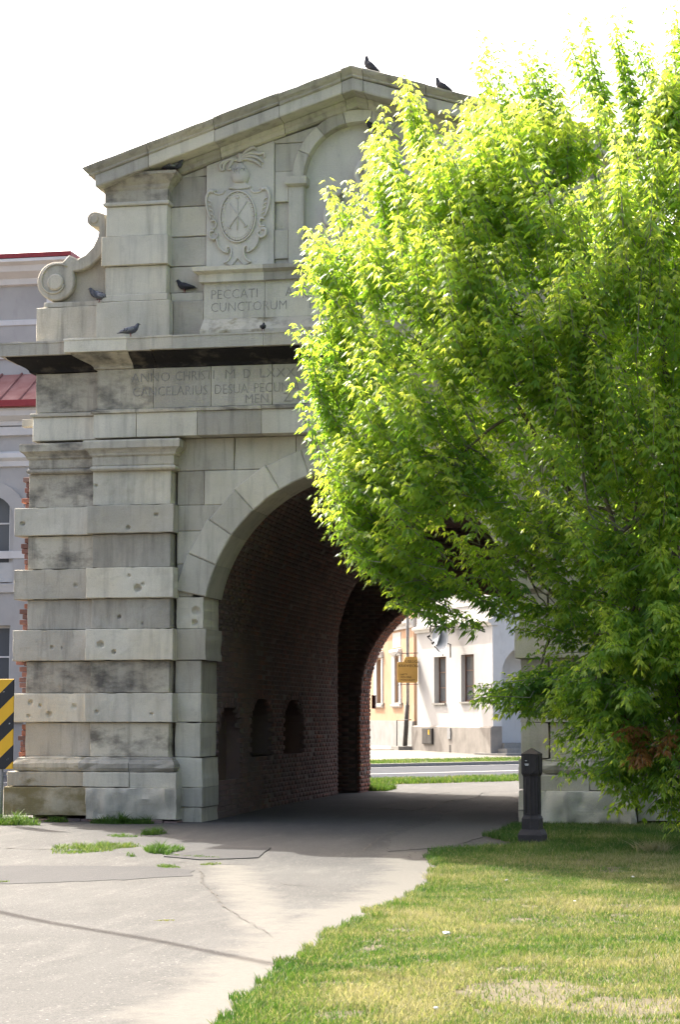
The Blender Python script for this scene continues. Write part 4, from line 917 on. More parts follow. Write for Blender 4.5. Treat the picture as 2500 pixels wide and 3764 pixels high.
# hanging tailor's sign, set square to the white wall
SG = empty('hanging_sign', W1.p(.42, .6, 2.75), 'ochre hanging trade sign with lettering on an iron bracket', 'sign')
def SP(o, z, t=0.0): return W1.p(.42 + t, o, z)
tube('bracket', [SP(0, 3.86), SP(.55, 3.84), SP(.78, 3.86), SP(.86, 3.78), SP(.80, 3.70), SP(.74, 3.76)], .014, M['iron'], SG, 6); tube('bracket', [SP(0, 2.74), SP(.70, 2.73), SP(.76, 2.68)], .012, M['iron'], SG, 6)
for zz in (2.76, 3.66): tube('hanger', [SP(.66, zz - .08), SP(.66, zz + .16)], .008, M['iron'], SG, 5)
def rrect(pts, r=.07):
    out = []; n = len(pts)
    for i in range(n):
        p, c, q = Vector(pts[i - 1]), Vector(pts[i]), Vector(pts[(i + 1) % n]); a = c + (p - c).normalized() * r; b = c + (q - c).normalized() * r
        for t in (0, .33, .67, 1): out.append(tuple(a * (1 - t) ** 2 + c * 2 * t * (1 - t) + b * t * t))
    return out
sp = rrect([(.02, 2.79), (.79, 2.79), (.79, 3.53), (.55, 3.53), (.49, 3.72), (.02, 3.72)])
n = len(sp); v = [SP(o, z, .015) for o, z in sp] + [SP(o, z, -.015) for o, z in sp]
mesh('board', v, [tuple(range(n)), tuple(range(2 * n - 1, n - 1, -1))] + [(i, n + i, n + (i + 1) % n, (i + 1) % n) for i in range(n)], simple('ochre_paint', (.42, .25, .06), (.48, .29, .08), .6, 3, .3, .1), SG)
rz = math.atan2(-W1.n.y, -W1.n.x)
M['ink'] = simple('dark_ink', (.05, .035, .02))
def sgtext(txt, o, z, sz, sh):
    q = text(txt, 0, 0, sz, 0, M['ink'], SG, 1.0, (R(90), 0, rz), sh, 'lettering'); q.location = Vector(SP(o, z, .0175)) - ORG[SG]
for txt, o, z, sz, sh in (('USŁUGI', .50, 3.50, .15, .25), ('KRAWIECKIE', .755, 3.35, .135, .25), ('• HAFTY', .72, 3.06, .085, 0), ('  OZDOBNE', .72, 2.96, .085, 0), ('• MONOGRAMY', .72, 2.86, .085, 0)): sgtext(txt, o, z, sz, sh)
# peach house further back
W3 = Wall((-12.6, 64.2), (-7.55, 51.8)); PH = empty('peach_house', (*W3.p(6, -4, 0)[:2], .3), 'peach and grey plastered house behind the hanging sign', 'house')
def P3(u, v):                                       # (s, z) on wall W3 as measured
    return None
W3.wallholes('wall', 0, W3.L, 1.25, 9.0, [(6.4, 7.4, 2.15, 4.0), (10.0, 10.9, 2.15, 4.0)], M['p_peach'], PH)
W3.prof('plinth', [(-.3, -.2), (.08, -.2), (.08, 1.4), (-.3, 1.42)], 0, W3.L, M['p_blue'], PH)
W3.prof('cornice', [(-.2, 5.1), (.05, 5.1), (.08, 5.2), (.2, 5.3), (.22, 5.42), (-.2, 5.5)], 0, W3.L, M['p_trim'], PH)
W3.window(PH, 6.4, 7.4, 2.15, 4.0, .2, 1); W3.window(PH, 10.0, 10.9, 2.15, 4.0, .1, 1, mat=M['p_peel'])
for a, b in ((6.4, 7.4), (10.0, 10.9)):
    W3.box('window_surround', a - .5, a - .02, 0, .05, 2.1, 4.05, M['p_trim'], PH); W3.box('window_surround', b + .02, b + .25, 0, .05, 2.1, 4.05, M['p_trim'], PH); W3.prof('window_hood', [(0, 4.07), (.06, 4.07), (.16, 4.22), (.16, 4.3), (0, 4.34)], a - .55, b + .3, M['p_trim'], PH); W3.prof('window_sill', [(0, 1.95), (.1, 2.0), (.12, 2.08), (0, 2.09)], a - .55, b + .3, M['p_trim'], PH)
    W3.box('wall_panel', a - .4, b + .2, .0, .02, 4.4, 5.0, M['p_peel'], PH)
W3.box('roof', -.5, W3.L + .3, -9, .4, 9.0, 9.3, M['rooftile'], PH)
mesh('wall', [W3.p(W3.L, 0, 0), W3.p(W3.L, -9, 0), W3.p(W3.L, -9, 9), W3.p(W3.L, 0, 9)], [(0, 1, 2, 3)], M['p_peach'], PH)
DP = empty('drainpipe', (*W1.p(-.35, .1, 0)[:2], .3), 'dark drainpipe running down beside the white house behind the sign', 'drainpipe')
tube('pipe', [W1.p(-.35, .12, 8), W1.p(-.35, .12, 2.2), W1.p(-.42, .16, 1.2), W1.p(-.46, .2, .55)], .055, simple('pipe_zinc', (.10, .10, .10), (.17, .165, .16), .5), DP, 10)
tube('lower_pipe', [W1.p(-.37, .14, 2.0), W1.p(-.42, .16, 1.2), W1.p(-.46, .2, .45)], .085, M['iron'], DP, 10)
HR = empty('handrail', (*W1.p(-.9, .3, 0)[:2], .3), 'thin dark iron handrail at the foot of the drainpipe', 'handrail'); tube('rail', [W1.p(-.9, .35, .3), W1.p(-.9, .35, 1.45), W1.p(.2, .2, 1.47)], .02, M['iron'], HR)
st2 = W1.box('doorstep', -.8, -.02, -.5, .6, .2, .52, M['concrete'], None); tag(st2, 'low pale doorstep beside the white house plinth', 'step')
bx2 = W1.box('pavement_slab', -4, -.5, .4, 1.4, .2, .40, M['paving'], None); tag(bx2, 'raised pale paving step in front of the peach house', 'step')

# grey house left of the gate
W4 = Wall((-21, 21.0), (-10.5, 21.0)); GH = empty('grey_house', (-15, 24, .1), 'grey house with white cornices and red roof behind the gate on the left', 'house')
W4.wallholes('wall', 0, 10.5, 0, 9.3, [(7.0, 7.95, 4.95, 7.3), (7.0, 8.0, 1.5, 3.9)], M['p_grey'], GH)
W4.window(GH, 7.0, 7.95, 4.95, 7.3, .15, 2, False, M['p_trim'])
W4.window(GH, 7.0, 8.0, 1.5, 3.9, .15, 2, True, M['p_trim'])
def sarc(c, r, z): return [(c + r * math.cos(t), z + r * math.sin(t)) for t in np.linspace(0, math.pi, 14)]
a = sarc(7.45, .98, 6.6); b = sarc(7.45, .62, 6.6)[::-1]; poly = [(8.43, 4.9)] + a + [(6.47, 4.9), (6.83, 4.9)] + b + [(8.07, 4.9)]
n = len(poly); mesh('window_surround', [W4.p(s, .08, z) for s, z in poly] + [W4.p(s, 0, z) for s, z in poly], [tuple(range(n))] + [(i, n + i, n + (i + 1) % n, (i + 1) % n) for i in range(n)], M['p_grey'], GH)
for nm, pr, m in (('cornice', [(0, 9.0), (.1, 9.02), (.12, 9.12), (.3, 9.25), (.32, 9.38), (.4, 9.42), (0, 9.48)], M['p_trim']), ('cornice', [(0, 8.75), (.1, 8.77), (.12, 8.98), (0, 9.0)], M['p_trim']), ('frieze_moulding', [(0, 7.95), (.06, 7.97), (.08, 8.1), (.16, 8.18), (.16, 8.3), (0, 8.36)], M['p_trim']), ('string_course', [(0, 5.6), (.1, 5.6), (.12, 5.78), (0, 5.8)], M['p_trim']), ('string_course', [(0, 4.72), (.06, 4.74), (.1, 4.86), (.14, 4.95), (0, 4.97)], M['p_trim']), ('gutter', [(.36, 9.44), (.5, 9.46), (.5, 9.62), (.36, 9.62)], M['gutter'])):
    W4.prof(nm, pr, 0, 10.5, m, GH)
W4.box('pilaster', 8.55, 9.05, 0, .12, 4.97, 7.95, M['p_grey'], GH); W4.box('pilaster', 8.45, 9.2, 0, .16, 0, 4.72, M['p_grey'], GH); W4.box('pilaster_capital', 8.48, 9.12, 0, .18, 7.72, 7.9, M['p_trim'], GH)
W4.box('pilaster_base', 8.45, 8.95, 0, .2, 5.45, 5.6, M['p_trim'], GH); W4.box('panel', 6.5, 8.2, .0, .03, 5.0, 5.5, M['p_peel'], GH)
v = [W4.p(0, .45, 9.55), W4.p(10.5, .45, 9.55), W4.p(10.5, -1.4, 10.6), W4.p(0, -1.4, 10.6)]; mesh('roof', v + [(x, y + .02, z - .12) for x, y, z in v], [(0, 1, 2, 3), (7, 6, 5, 4), (0, 4, 5, 1), (1, 5, 6, 2), (2, 6, 7, 3), (3, 7, 4, 0)], M['rooftile'], GH)
for k in range(20): s = k * .55; tube('roof_seam', [W4.p(s, .45, 9.57), W4.p(s, -1.4, 10.62)], .03, M['rooftile'], GH, 5)
W4.box('upper_wall', 0, 8.95, -6, -1.4, 9.3, 13.4, M['p_grey'], GH)
W4.prof('upper_cornice', [(-1.45, 12.95), (-1.3, 13.0), (-1.28, 13.15), (-1.05, 13.3), (-1.0, 13.45), (-.85, 13.52), (-.85, 13.6), (-1.5, 13.7)], 0, 9.15, M['p_trim2'], GH); W4.prof('upper_string', [(-1.45, 11.0), (-1.35, 11.02), (-1.33, 11.15), (-1.45, 11.2)], 0, 9.0, M['p_trim'], GH)
W4.box('upper_pilaster', 8.4, 8.93, -1.4, -1.26, 11.2, 12.95, M['p_trim2'], GH); W4.box('upper_roof', -.2, 9.2, -6.2, -.85, 13.62, 13.74, M['gutter'], GH)
W4.prof('attic_band', [(-1.45, 11.9), (-1.37, 11.92), (-1.37, 12.05), (-1.45, 12.1)], 0, 8.4, M['p_trim'], GH)
W4.box('side_wall', 10.0, 10.5, -6, -.02, 0, 9.3, M['p_grey'], GH)

# ------------------------------------------------------------------ the maple
def leafmat(name):
    t = NT(name); a = t.attr('tint'); d = t.attr('dry')
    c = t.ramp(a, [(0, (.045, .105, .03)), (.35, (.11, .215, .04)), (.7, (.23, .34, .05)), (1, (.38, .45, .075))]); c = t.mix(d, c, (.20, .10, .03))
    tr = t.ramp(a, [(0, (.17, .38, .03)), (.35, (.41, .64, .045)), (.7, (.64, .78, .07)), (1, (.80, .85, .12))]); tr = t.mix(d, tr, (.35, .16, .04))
    t.col(c); t.rough(.42, .45)
    T = t.node('ShaderNodeBsdfTranslucent'); t.l.new(tr, T.inputs[0]); m = t.node('ShaderNodeMixShader'); m.inputs[0].default_value = .58
    t.l.new(t.b.outputs[0], m.inputs[1]); t.l.new(T.outputs[0], m.inputs[2]); t.l.new(m.outputs[0], t.out.inputs[0]); return t.m
M['leaf'] = leafmat('maple_leaf'); M['twig'] = simple('grey_green_twig', (.16, .17, .12), (.24, .24, .18), .8); M['bark'] = simple('maple_bark', (.09, .075, .06), (.17, .15, .12), .95, 9, .2, .6, 0, 40)
SIL = [(4.77, 9.4), (4.22, 9.3), (3.9, 9.15), (3.54, 9.25), (3.12, 9.4), (2.65, 9.5), (2.22, 9.5), (1.98, 8.98), (1.3, 9.15), (1.25, 8.9), (.76, 8.58), (.79, 8.14), (.38, 7.89), (.11, 7.35), (-.03, 7.33), (.11, 6.92), (.27, 6.7), (.35, 6.21), (-.06, 6.17), (0, 5.73), (.16, 5.25), (.25, 4.71), (.11, 4.5), (.25, 4.07), (.6, 3.75), (.57, 3.43), (.95, 3.32), (1.2, 3.2), (1.76, 3.30), (2.25, 3.36), (2.55, 2.85), (2.74, 2.22), (2.23, 1.86), (2.48, 1.73), (2.84, 1.65), (3.1, 1.35), (3.24, .94), (3.8, .59), (4.19, .25), (4.63, .18), (6, .3), (7.2, .9), (8.3, 2.2), (9.0, 4), (9.2, 6), (8.6, 8.2), (7.4, 10.2), (6.3, 10.8), (5.5, 10.3)]
SIL = [(x + (.12 if x < 2 and 3.3 < z < 9 else 0), z) for x, z in SIL]
Sil = np.array(SIL)
def inside(P):
    x, z = P[:, 0], P[:, 1]; r = np.zeros(len(P), bool); j = len(Sil) - 1
    for i in range(len(Sil)):
        xi, zi = Sil[i]; xj, zj = Sil[j]
        with np.errstate(divide='ignore', invalid='ignore'): c = ((zi > z) != (zj > z)) & (x < (xj - xi) * (z - zi) / (zj - zi) + xi)
        r ^= c; j = i
    return r
def edist(P):
    d = np.full(len(P), 9.); j = len(Sil) - 1
    for i in range(len(Sil)):
        a, b = Sil[j], Sil[i]; ab = b - a; t = np.clip(((P - a) @ ab) / (ab @ ab), 0, 1); d = np.minimum(d, np.linalg.norm(P - a - t[:, None] * ab, axis=1)); j = i
    return d
def V3(a): return a / np.maximum(np.linalg.norm(a, axis=-1, keepdims=True), 1e-9)
TC = np.array((4.9, -4.2)); TB = np.array((4.95, -3.4, 0.0))
def sample_tips(n, inner):
    out = []
    while len(out) < n:
        P = rng.uniform((-.2, .1), (9.3, 11.2), (n * 3, 2)); keep = inside(P) & ((P[:, 0] < 6.2) | (rng.random(len(P)) < .45)); P = P[keep]; d = edist(P); P = P[d > .20]; d = d[d > .20] - .12
        th = np.minimum(2.5, 1.25 * np.sqrt(np.maximum(d, 0)) + .12)      # half depth of the crown here
        u = rng.uniform(-1, 1, len(P)); 
        if not inner: u = np.where(rng.random(len(P)) < .62, -np.abs(u) ** .45, np.sign(u) * np.abs(u) ** .6)
        y = -4.6 + th * u + .25 * rng.normal(size=len(P)) * (d > .4)
        y = y - .35 * np.clip((3.5 - P[:, 1]) / 3.5, 0, 1) * 0
        # clumping: keep tips preferentially around bough ends, leave hollows between
        cl = np.array([noise.noise(Vector((a * .95, b * .95, c * .95)) ) for a, b, c in zip(P[:, 0], y, P[:, 1])])
        k2 = rng.random(len(P)) < np.clip(.50 + 1.5 * cl, .05, 1)
        rag = np.array([noise.noise(Vector((a * 1.9, b * .8 + 4, c * 1.9))) for a, b, c in zip(P[:, 0], y, P[:, 1])]); k2 &= (d > .50) | (rag > -.02 + .35 * (.5 - d))
        out += list(np.stack([P[:, 0], y, P[:, 1]], 1)[k2])
    return np.array(out[:n])
tips = np.concatenate([sample_tips(3100, False), sample_tips(700, True), np.array([(x + .10 * (4.9 - x) / 5, -4.6 + rng.normal() * .3, z) for x, z in SIL[7:38] for _ in range(2)])])
# skeleton: stems from the ground, boughs, twigs
stems = []; SV = []
def add_tube(pts, r0, r1, n=7):
    k = len(pts); SV.append(tube_vf(pts, [r0 + (r1 - r0) * i / (k - 1) for i in range(k)], n))
skel = []
for (ex, ey, ez, r) in ((3.2, -4.9, 7.8, .08), (4.3, -4.3, 8.4, .09), (5.6, -4.6, 9.2, .10), (2.4, -5.4, 6.0, .09), (6.8, -3.9, 8.8, .11), (3.6, -6.0, 5.0, .07), (7.6, -5.0, 6.5, .09), (4.7, -3.6, 7.8, .09), (2.2, -4.2, 3.9, .06), (4.4, -5.9, 7.0, .08)):
    a = Vector(TB) + Vector((random.uniform(-.3, .35), random.uniform(-.25, .25), -.1)); e = Vector((ex, ey, ez))
    pts = smooth_pts([a, a.lerp(e, .25) + Vector((0, 0, ez * .10)), a.lerp(e, .6) + Vector((random.uniform(-.2, .2), random.uniform(-.2, .2), ez * .08)), e], 6)
    add_tube(pts, r, .012); stems.append(pts); skel += [np.array(p) for p in pts[5:]]
bough = []
for pts in stems:
    for k in range(11):
        i = random.randint(5, len(pts) - 2); p = pts[i]; tgt = tips[np.argsort(np.linalg.norm(tips - np.array(p), axis=1) + rng.uniform(0, 3.0, len(tips)))[random.randint(0, 150)]]
        if (Vector(tgt) - p).length < .6: tgt = np.array(p) + V3(np.array(tgt) - np.array(p)) * .8
        e = p.lerp(Vector(tgt), .8); m = p.lerp(e, .5) + Vector((random.uniform(-.12, .12), random.uniform(-.12, .12), .12)); q = smooth_pts([p, m, e], 5)
        add_tube(q, .032, .008, 5); skel += [np.array(z) for z in q[2:]]
sk = np.array(skel)
axis = np.array((4.9, -4.2))
LEAD = [(3.34, 10.03), (3.63, 9.95), (3.78, 9.65), (4.2, 9.97), (4.38, 9.61), (4.59, 10.16), (4.74, 10.07), (2.97, 9.54), (2.6, 9.64), (2.27, 9.53), (1.39, 9.33), (1.74, 9.15), (.9, 8.51), (.49, 7.99), (.11, 7.38), (.03, 6.16), (.27, 6.7), (.05, 5.68), (.17, 4.55), (.33, 4.02), (.6, 3.43), (1.18, 2.85), (2.25, 1.91), (2.48, 1.81), (4.1, 7.97), (4.13, 6.65), (4.56, 4.76), (3.28, 3.96), (4.01, 5.45), (5.0, 10.5), (5.4, 10.9), (5.9, 10.9), (6.6, 10.6), (.25, 5.2), (.4, 6.3), (.6, 7.6), (1.05, 8.85), (2.9, 9.6), (1.5, 3.2), (2.9, 2.4)]
LEAD += [(x + random.uniform(.0, .25), z - random.uniform(.12, .45) * (1 if z > 3.6 else -.6)) for x, z in LEAD for _ in range(2)]
for i in range(7, 36):
    for _ in range(3):
        u = random.random(); x = SIL[i][0] * u + SIL[i + 1][0] * (1 - u); z = SIL[i][1] * u + SIL[i + 1][1] * (1 - u); LEAD.append((x + random.uniform(.0, .22), z + random.uniform(.0, .18)))
LEAD += [(random.uniform(2.2, 4.9), random.uniform(9.3, 9.9)) for _ in range(22)]
LEAD = [q for q in LEAD if not (abs(q[0] - 1.87) < .26 and q[1] > 9.0)]
LEAD = [(x + (.06 if x < 1 else 0), max(z, 3.05 if x < 1.6 else 0)) for x, z in LEAD]
lead_y = [(-4.5 if x < 3.9 or z > 9 else -6.6) + random.uniform(-.3, .3) for x, z in LEAD]
TP = np.concatenate([tips, np.array([(x, y, z) for (x, z), y in zip(LEAD, lead_y)])]); NTP = len(TP); isl = np.arange(NTP) >= len(tips)
near = sk[[int(np.argmin(np.linalg.norm(sk - q, axis=1) + .6 * np.maximum(0, sk[:, 2] - q[2]))) for q in TP]]
dirv = V3(TP - near); out = TP - np.array((axis[0], axis[1], 0)); out[:, 2] = 0; out = V3(out)
hf = np.clip((TP[:, 2] - 2.9) / 4.0, -.5, 1)[:, None]; Lg = np.where(isl, rng.uniform(.75, 1.25, NTP), rng.uniform(.40, .80, NTP))
G_ = V3(out * (.70 - .42 * np.maximum(hf, 0)) + np.array((0, 0, 1.)) * (.22 + .78 * hf) + dirv * .4 * (1 - isl[:, None]) + rng.normal(size=(NTP, 3)) * np.where(isl, .07, .22)[:, None])
BS = TP - G_ * Lg[:, None]; bend = np.array((0, 0, 1.)) * np.where(hf > .1, .08, -.10) + rng.normal(size=(NTP, 3)) * .03
for i in range(NTP):
    if rng.random() < .9 or isl[i]:
        ts = np.linspace(0, 1, 6)[:, None]; SV.append(tube_vf(BS[i] + G_[i] * Lg[i] * ts + bend[i] * ts ** 2, list(np.linspace(.010 if isl[i] else .007, .0025, 6)), 3, False))
    if np.linalg.norm(BS[i] - near[i]) < .55 and rng.random() < .4: SV.append(tube_vf([near[i], (near[i] + BS[i]) / 2 + np.array((0, 0, .03)), BS[i]], [.011, .009, .007], 3, False))
dryT = ((np.linalg.norm(TP - np.array((4.2, -6.0, 1.35)), axis=1) < .38) & (rng.random(NTP) < .75)).astype(float)
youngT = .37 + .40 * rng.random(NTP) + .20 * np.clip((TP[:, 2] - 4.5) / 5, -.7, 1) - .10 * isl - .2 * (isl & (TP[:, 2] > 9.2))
nn = np.maximum(4, (Lg / np.where(isl, .062, .070)).astype(int))
# compound leaves: index of twig, position along it, opposite pairs
I = np.repeat(np.arange(NTP), nn); kk = np.concatenate([np.arange(q) for q in nn]); I = np.repeat(I, 2); kk = np.repeat(kk, 2); sg = np.tile([0, math.pi], len(I) // 2)
kp = rng.random(len(I)) > .08; I, kk, sg = I[kp], kk[kp], sg[kp]; nC = len(I)
t_ = (kk + .6) / nn[I]; p_ = BS[I] + G_[I] * (Lg[I] * t_)[:, None] + bend[I] * (t_ ** 2)[:, None]
a1 = V3(np.cross(G_, (.3, .2, 1.0))); a2 = np.cross(G_, a1); ph = rng.uniform(0, 6.28, NTP)
az = ph[I] + kk * 1.57 + sg + rng.normal(size=nC) * .25; o_ = a1[I] * np.cos(az)[:, None] + a2[I] * np.sin(az)[:, None]
pet = V3(o_ + G_[I] * .55 + np.array((0, 0, .3))); c0 = p_ + pet * (rng.uniform(.055, .095, nC) * (1.15 - .45 * t_))[:, None]
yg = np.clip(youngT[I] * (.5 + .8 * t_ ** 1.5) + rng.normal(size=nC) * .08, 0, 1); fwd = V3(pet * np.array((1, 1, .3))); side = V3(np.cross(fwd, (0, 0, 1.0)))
nl = np.where(t_ > .85, 3, rng.integers(3, 6, nC)); J = np.repeat(np.arange(nC), nl); m_ = np.concatenate([np.arange(q) for q in nl]); N = len(J)
s2 = np.where(m_ == 0, 0., np.where(m_ % 2 == 1, 1., -1.)) * np.where(m_ < 3, .8, .7)
LB = c0[J] + fwd[J] * np.where(m_ < 3, 0, -.04)[:, None]
LD = V3(fwd[J] * np.where(m_ == 0, 1, .6)[:, None] + side[J] * s2[:, None] + np.array((0, 0, -1.)) * (.45 + .6 * rng.random(N))[:, None] + rng.normal(size=(N, 3)) * .12)
LN = V3(np.cross(LD, side[J]) + rng.normal(size=(N, 3)) * .35); LL = rng.uniform(.085, .130, N) * (1.12 - .42 * t_[J]) * np.where(m_ == 0, 1.1, .92); LT = yg[J]; LDry = dryT[I][J]
LN = V3(LN - LD * (LN * LD).sum(1, keepdims=True)); LS = np.cross(LD, LN); ll = LL[:, None]; wd = ll * rng.uniform(.135, .20, (N, 1))
drp = np.array((0, 0, -1.0)) * ll * .22
v0 = LB; v1 = LB + LD * ll * .42 + LS * wd + LN * wd * .35; v2 = LB + LD * ll * .45; v3 = LB + LD * ll * .42 - LS * wd + LN * wd * .35; v4 = LB + LD * ll + drp
V = np.stack([v0, v1, v2, v3, v4], 1).reshape(-1, 3); b5 = (np.arange(N) * 5)[:, None]
F = (b5[:, None, :] + np.array([[0, 1, 2], [0, 2, 3], [1, 4, 2], [2, 4, 3]])[None]).reshape(-1, 3)
TREE = empty('maple_tree', tuple(TB), 'large leafy green maple hiding the right half of the stone gate', 'tree')
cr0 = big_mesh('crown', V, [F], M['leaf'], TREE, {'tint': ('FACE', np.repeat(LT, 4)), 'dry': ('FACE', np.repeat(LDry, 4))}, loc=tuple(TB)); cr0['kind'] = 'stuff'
nst = len(stems)
for v, f in SV[:nst]: mesh('stem', v, f, M['bark'], TREE, True)
for v, f in SV[nst:nst + 110]: mesh('branch', v, f, M['bark'], TREE, True)
tv, tf = [], []; off = 0
for v, f in SV[nst + 110:]: tv += v; tf += [[i + off for i in q] for q in f]; off += len(v)
tw = big_mesh('twigs', np.array(tv), [np.array(tf)], M['twig'], TREE, loc=tuple(TB)); tw['kind'] = 'stuff'
print('leaflets', N)

# ------------------------------------------------------------------ lawn and grass
def grassmat(name):
    t = NT(name); a = t.attr('tint'); p = t.pos()
    c = t.ramp(a, [(0, (.034, .088, .012)), (.3, (.07, .133, .02)), (.52, (.125, .158, .043)), (.75, (.205, .20, .09)), (1, (.30, .272, .155))])
    t.col(c); t.rough(.6, .3); T = t.node('ShaderNodeBsdfTranslucent'); t.l.new(t.mix(.5, c, t.mix(1.0, c, (1.5, 1.6, .7), 'MULTIPLY')), T.inputs[0]); m = t.node('ShaderNodeMixShader'); m.inputs[0].default_value = .38
    t.l.new(t.b.outputs[0], m.inputs[1]); t.l.new(T.outputs[0], m.inputs[2]); t.l.new(m.outputs[0], t.out.inputs[0]); return t.m
M['grass'] = grassmat('grass_blade')
# soil sheet
ys = np.arange(-24, .0, .2); xs_ = np.linspace(0, 1, 60) ** 1.5; V = []
for y in ys:
    e = float(edge_x(y)); 
    for u in xs_: x = e + .02 + u * (60 - e); V.append((x, y, float(hgt(x, y)) + .004 + .02 * min(1, (x - e) / .3)))
w = len(xs_); ii, jj = np.meshgrid(np.arange(w - 1), np.arange(len(ys) - 1)); a = (jj * w + ii).ravel(); F = np.stack([a, a + 1, a + w + 1, a + w], 1)
big_mesh('lawn_soil', np.array(V), [F], M['soil'])['kind'] = 'structure'
def blades(name, P, h, tint, width=.0035, parent=None, lean=.5):
    n = len(P); az = rng.uniform(0, 6.283, n); wv = np.stack([np.cos(az), np.sin(az), np.zeros(n)], 1) * (width * rng.uniform(.6, 1.4, n))[:, None]
    az2 = rng.uniform(0, 6.283, n); ld = np.stack([np.cos(az2), np.sin(az2), np.zeros(n)], 1) * (h * rng.uniform(.1, 1.0, n) * lean * 1.6)[:, None]
    up = np.zeros((n, 3)); up[:, 2] = h
    m = P + up * .55 + ld * .35; tip = P + up * rng.uniform(.75, 1, n)[:, None] + ld
    V = np.stack([P - wv, P + wv, m + wv * .75, m - wv * .75, tip], 1).reshape(-1, 3); b = (np.arange(n) * 5)[:, None]
    Q = (b + np.array([0, 1, 2, 3])); T = (b + np.array([3, 2, 4]))
    o = big_mesh(name, V, [Q, T], M['grass'], parent, {'tint': ('FACE', np.concatenate([tint, tint]))}); return o
def nz(P, sc, off=0): return np.array([noise.noise(Vector((x * sc + off, y * sc, off))) for x, y in P[:, :2]])
n = 330000
yy = -19.5 + 19.5 * rng.random(n) ** 1.25; ex = edge_x(yy)
wmax = np.where(yy < -2, 7.0, 9.0); u = rng.random(n); xx = np.where(u < .86, ex - .02 + (5.35 - ex) * rng.random(n), 5.35 + (wmax - 5.35) * rng.random(n))
P = np.stack([xx, yy, hgt(xx, yy) + .012], 1)
n1 = nz(P, .75, 3); n2 = nz(P, 2.6, 8); n3 = nz(P, .35, 5)
bare = ((np.hypot((xx - 4.15) / .35, (yy + 16.9) / .55) < 1 + .5 * n2) | (np.hypot((xx - 4.75) / .3, (yy + 17.4) / .4) < 1 + .5 * n2) | ((n2 < -.42) & (yy < -6))) & (rng.random(n) < .8)
keep = ~bare; P, n1, n2, n3, xx, yy, ex = P[keep], n1[keep], n2[keep], n3[keep], xx[keep], yy[keep], ex[keep]; n = len(P)
shade = np.clip((yy + 7.0) / 2.0, 0, 1)               # greener, darker and taller turf towards the wall
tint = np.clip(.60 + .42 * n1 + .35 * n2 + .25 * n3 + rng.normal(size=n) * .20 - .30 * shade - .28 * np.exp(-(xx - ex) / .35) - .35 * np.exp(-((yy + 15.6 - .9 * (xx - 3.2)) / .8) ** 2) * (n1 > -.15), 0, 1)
tint = np.where(rng.random(n) < .07 * (1 - .5 * shade), .9, tint)
h = (.030 + .030 * rng.random(n)) * (1 + .35 * n1) + .05 * shade * rng.random(n) ** 1.5 + .02 * (np.abs(xx - ex) < .12) * rng.random(n)
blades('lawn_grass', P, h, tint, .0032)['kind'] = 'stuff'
# strips of grass by the street beyond the gate
def strip_pts(t0, t1, s0, s1, n): 
    s = rng.uniform(s0, s1, n); t = rng.uniform(t0, t1, n); x = dS.x * s + nS.x * t; y = dS.y * s + nS.y * t; return np.stack([x, y, hgt(x, y)], 1)
for nm, t0, t1, sr, m in (('verge_grass', 12.5, 14.65, (3, 20), 26000), ('verge_grass', 22.5, 27.0, (10, 30), 36000)):
    P = strip_pts(t0 + .0, t1, *sr, m); P = P[nz(P, .9, 2) + (rng.random(len(P)) - .5) * .9 > -.35]; P = P[(P[:, 1] > 12.3)]
    blades(nm, P, rng.uniform(.05, .13, len(P)), np.clip(.34 + .3 * nz(P, 1.2) + rng.normal(size=len(P)) * .15, 0, 1), .009)['kind'] = 'stuff'
strip('verge_soil', 12.6, 14.6, -45, 80, .004, M['soil']); strip('verge_soil', 22.46, 27.0, -45, 80, .03, M['soil'])
P = rng.uniform((-2.3, 12.0), (-1.7, 13.2), (2500, 2)); P = np.concatenate([P, hgt(P[:, 0], P[:, 1])[:, None]], 1); o = blades('grass_tuft', P, rng.uniform(.05, .16, len(P)), rng.uniform(.1, .5, len(P)), .006); tag(o, 'sunlit grass growing at the far foot of the passage arch', 'grass')
# tufts in the pavement
def tuft(cx, cy, rx, ry, n, hh, label, t0=.1, t1=.45):
    r = rng.random(n) ** .62; a = rng.uniform(0, 6.283, n); rx, ry = rx * 1.15, ry * 1.15; x = cx + rx * r * np.cos(a); y = cy + ry * r * np.sin(a); x = x + .03 * np.sin(y * 9); k = np.array([noise.noise(Vector((p * 2.2, q * 2.2, cx))) for p, q in zip(x, y)]) * 1.6 + .25 + .25 * rng.random(len(x)) > r * 1.1 - .35; x, y, r = x[k], y[k], r[k]
    P = np.stack([x, y, hgt(x, y)], 1); o = blades('grass_tuft', P, hh * (1.1 - .6 * r) * rng.uniform(.3, 1.1, len(P)) * np.clip(1 + 1.3 * nz(P, 7), .35, 2), np.clip(rng.uniform(t0, t1, len(P)) + .15 * nz(P, 3), 0, 1), .004, lean=.9); tag(o, label, 'grass', 'grass tufts in the paving')
tuft(-2.15, -5.35, .62, .75, 4200, .07, 'long low patch of grass in the paving before the left pier', .2, .6)
tuft(-1.24, -5.95, .24, .55, 2600, .10, 'bright green grass tuft beside the concrete slab', .08, .35)
tuft(-2.2, -2.75, .2, .35, 1500, .10, 'dark round grass tuft in the shade near the pier', .02, .2)
tuft(-2.45, -3.3, .25, .2, 400, .05, 'thin scattering of weeds left of the dark tuft', .1, .4)
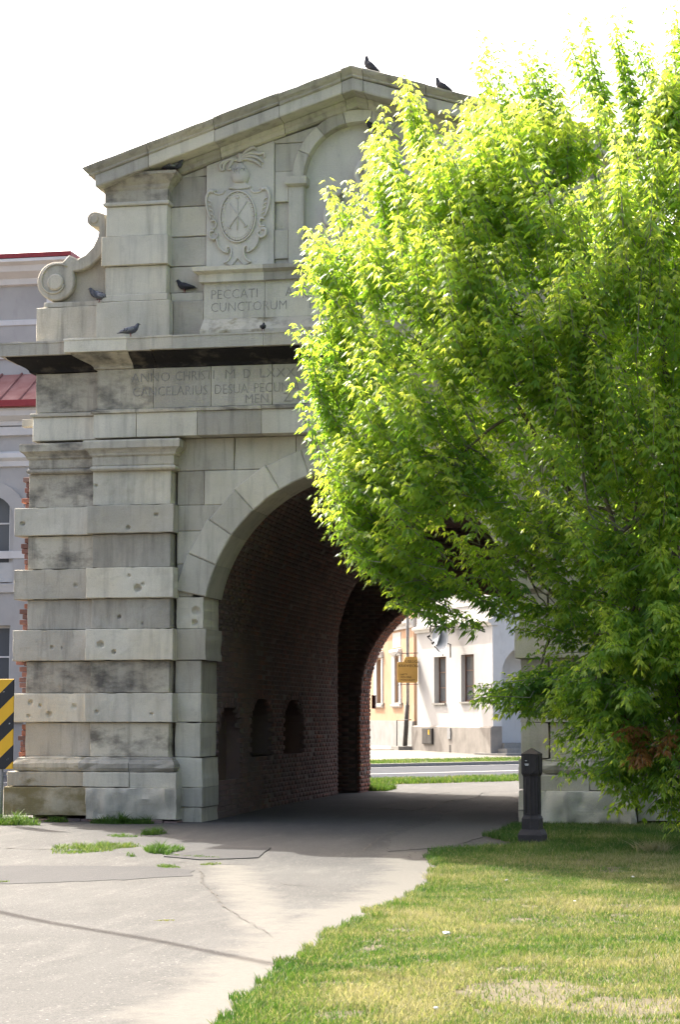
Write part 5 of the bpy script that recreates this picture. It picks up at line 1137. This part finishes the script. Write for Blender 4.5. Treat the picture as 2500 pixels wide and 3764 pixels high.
tuft(-.65, -7.55, .13, .22, 500, .05, 'small grass tuft at the edge of the dark asphalt strip', .2, .45)
tuft(-.31, -6.95, .08, .2, 250, .03, 'tiny weed in the crack right of the slab', .3, .6)
tuft(-4.75, -1.25, .42, .5, 2600, .16, 'sunlit weeds around the hazard board post', .1, .45)
tuft(-1.72, -9.6, .2, .12, 500, .03, 'flat grass patch at the left edge on the asphalt', .25, .5)
tuft(.87, -12.95, .08, .05, 120, .02, 'lone dried weed on the bare asphalt', .5, .8)
tuft(-3.35, -.55, .85, .12, 2600, .12, 'dark weeds along the foot of the left pier', .0, .25)
tuft(-4.4, -.42, .4, .1, 900, .10, 'weeds at the brick footing below the mossy plinth', .0, .3)
tuft(-.7, -6.3, .6, .08, 500, .03, 'grass along the front edge of the slab', .2, .5)
# dry straw tuft and litter
P = np.array((4.35, -5.1)) + np.clip(rng.normal(size=(500, 2)), -1.5, 1.5) * np.array((.11, .13)); P = np.concatenate([P, hgt(P[:, 0], P[:, 1])[:, None]], 1); tag(blades('dry_weed', P, rng.uniform(.05, .2, 500), rng.uniform(.75, 1, 500), .006, lean=.9), 'dried pale brown weed clump on the shaded grass', 'weed')
def litter(x, y, r, label, m):
    bm = bmesh.new(); bmesh.ops.create_icosphere(bm, subdivisions=2, radius=r)
    for v in bm.verts: v.co *= 1 + .5 * noise.noise(v.co * 30 + Vector((x, y, 0))); v.co.z *= .45; v.co.x *= .8
    z = float(hgt(x, y)) + .035 + r * .5
    bmesh.ops.translate(bm, vec=(x, y, z), verts=bm.verts); tag(bm_obj('paper_scrap', bm, m, None), label, 'litter', 'scraps on the lawn')
litter(3.28, -14.0, .03, 'crumpled white tissue upright in the middle of the lawn', M['white']); litter(3.97, -11.2, .016, 'small white scrap in the grass right of the lawn middle', M['white']); litter(3.15, -9.1, .02, 'pale scrap in the grass near the lawn edge', M['concrete']); litter(3.76, -17.7, .018, 'pale scrap at the bottom of the lawn', M['white']); litter(4.3, -8.4, .018, 'small pale scrap in the upper lawn', M['white'])
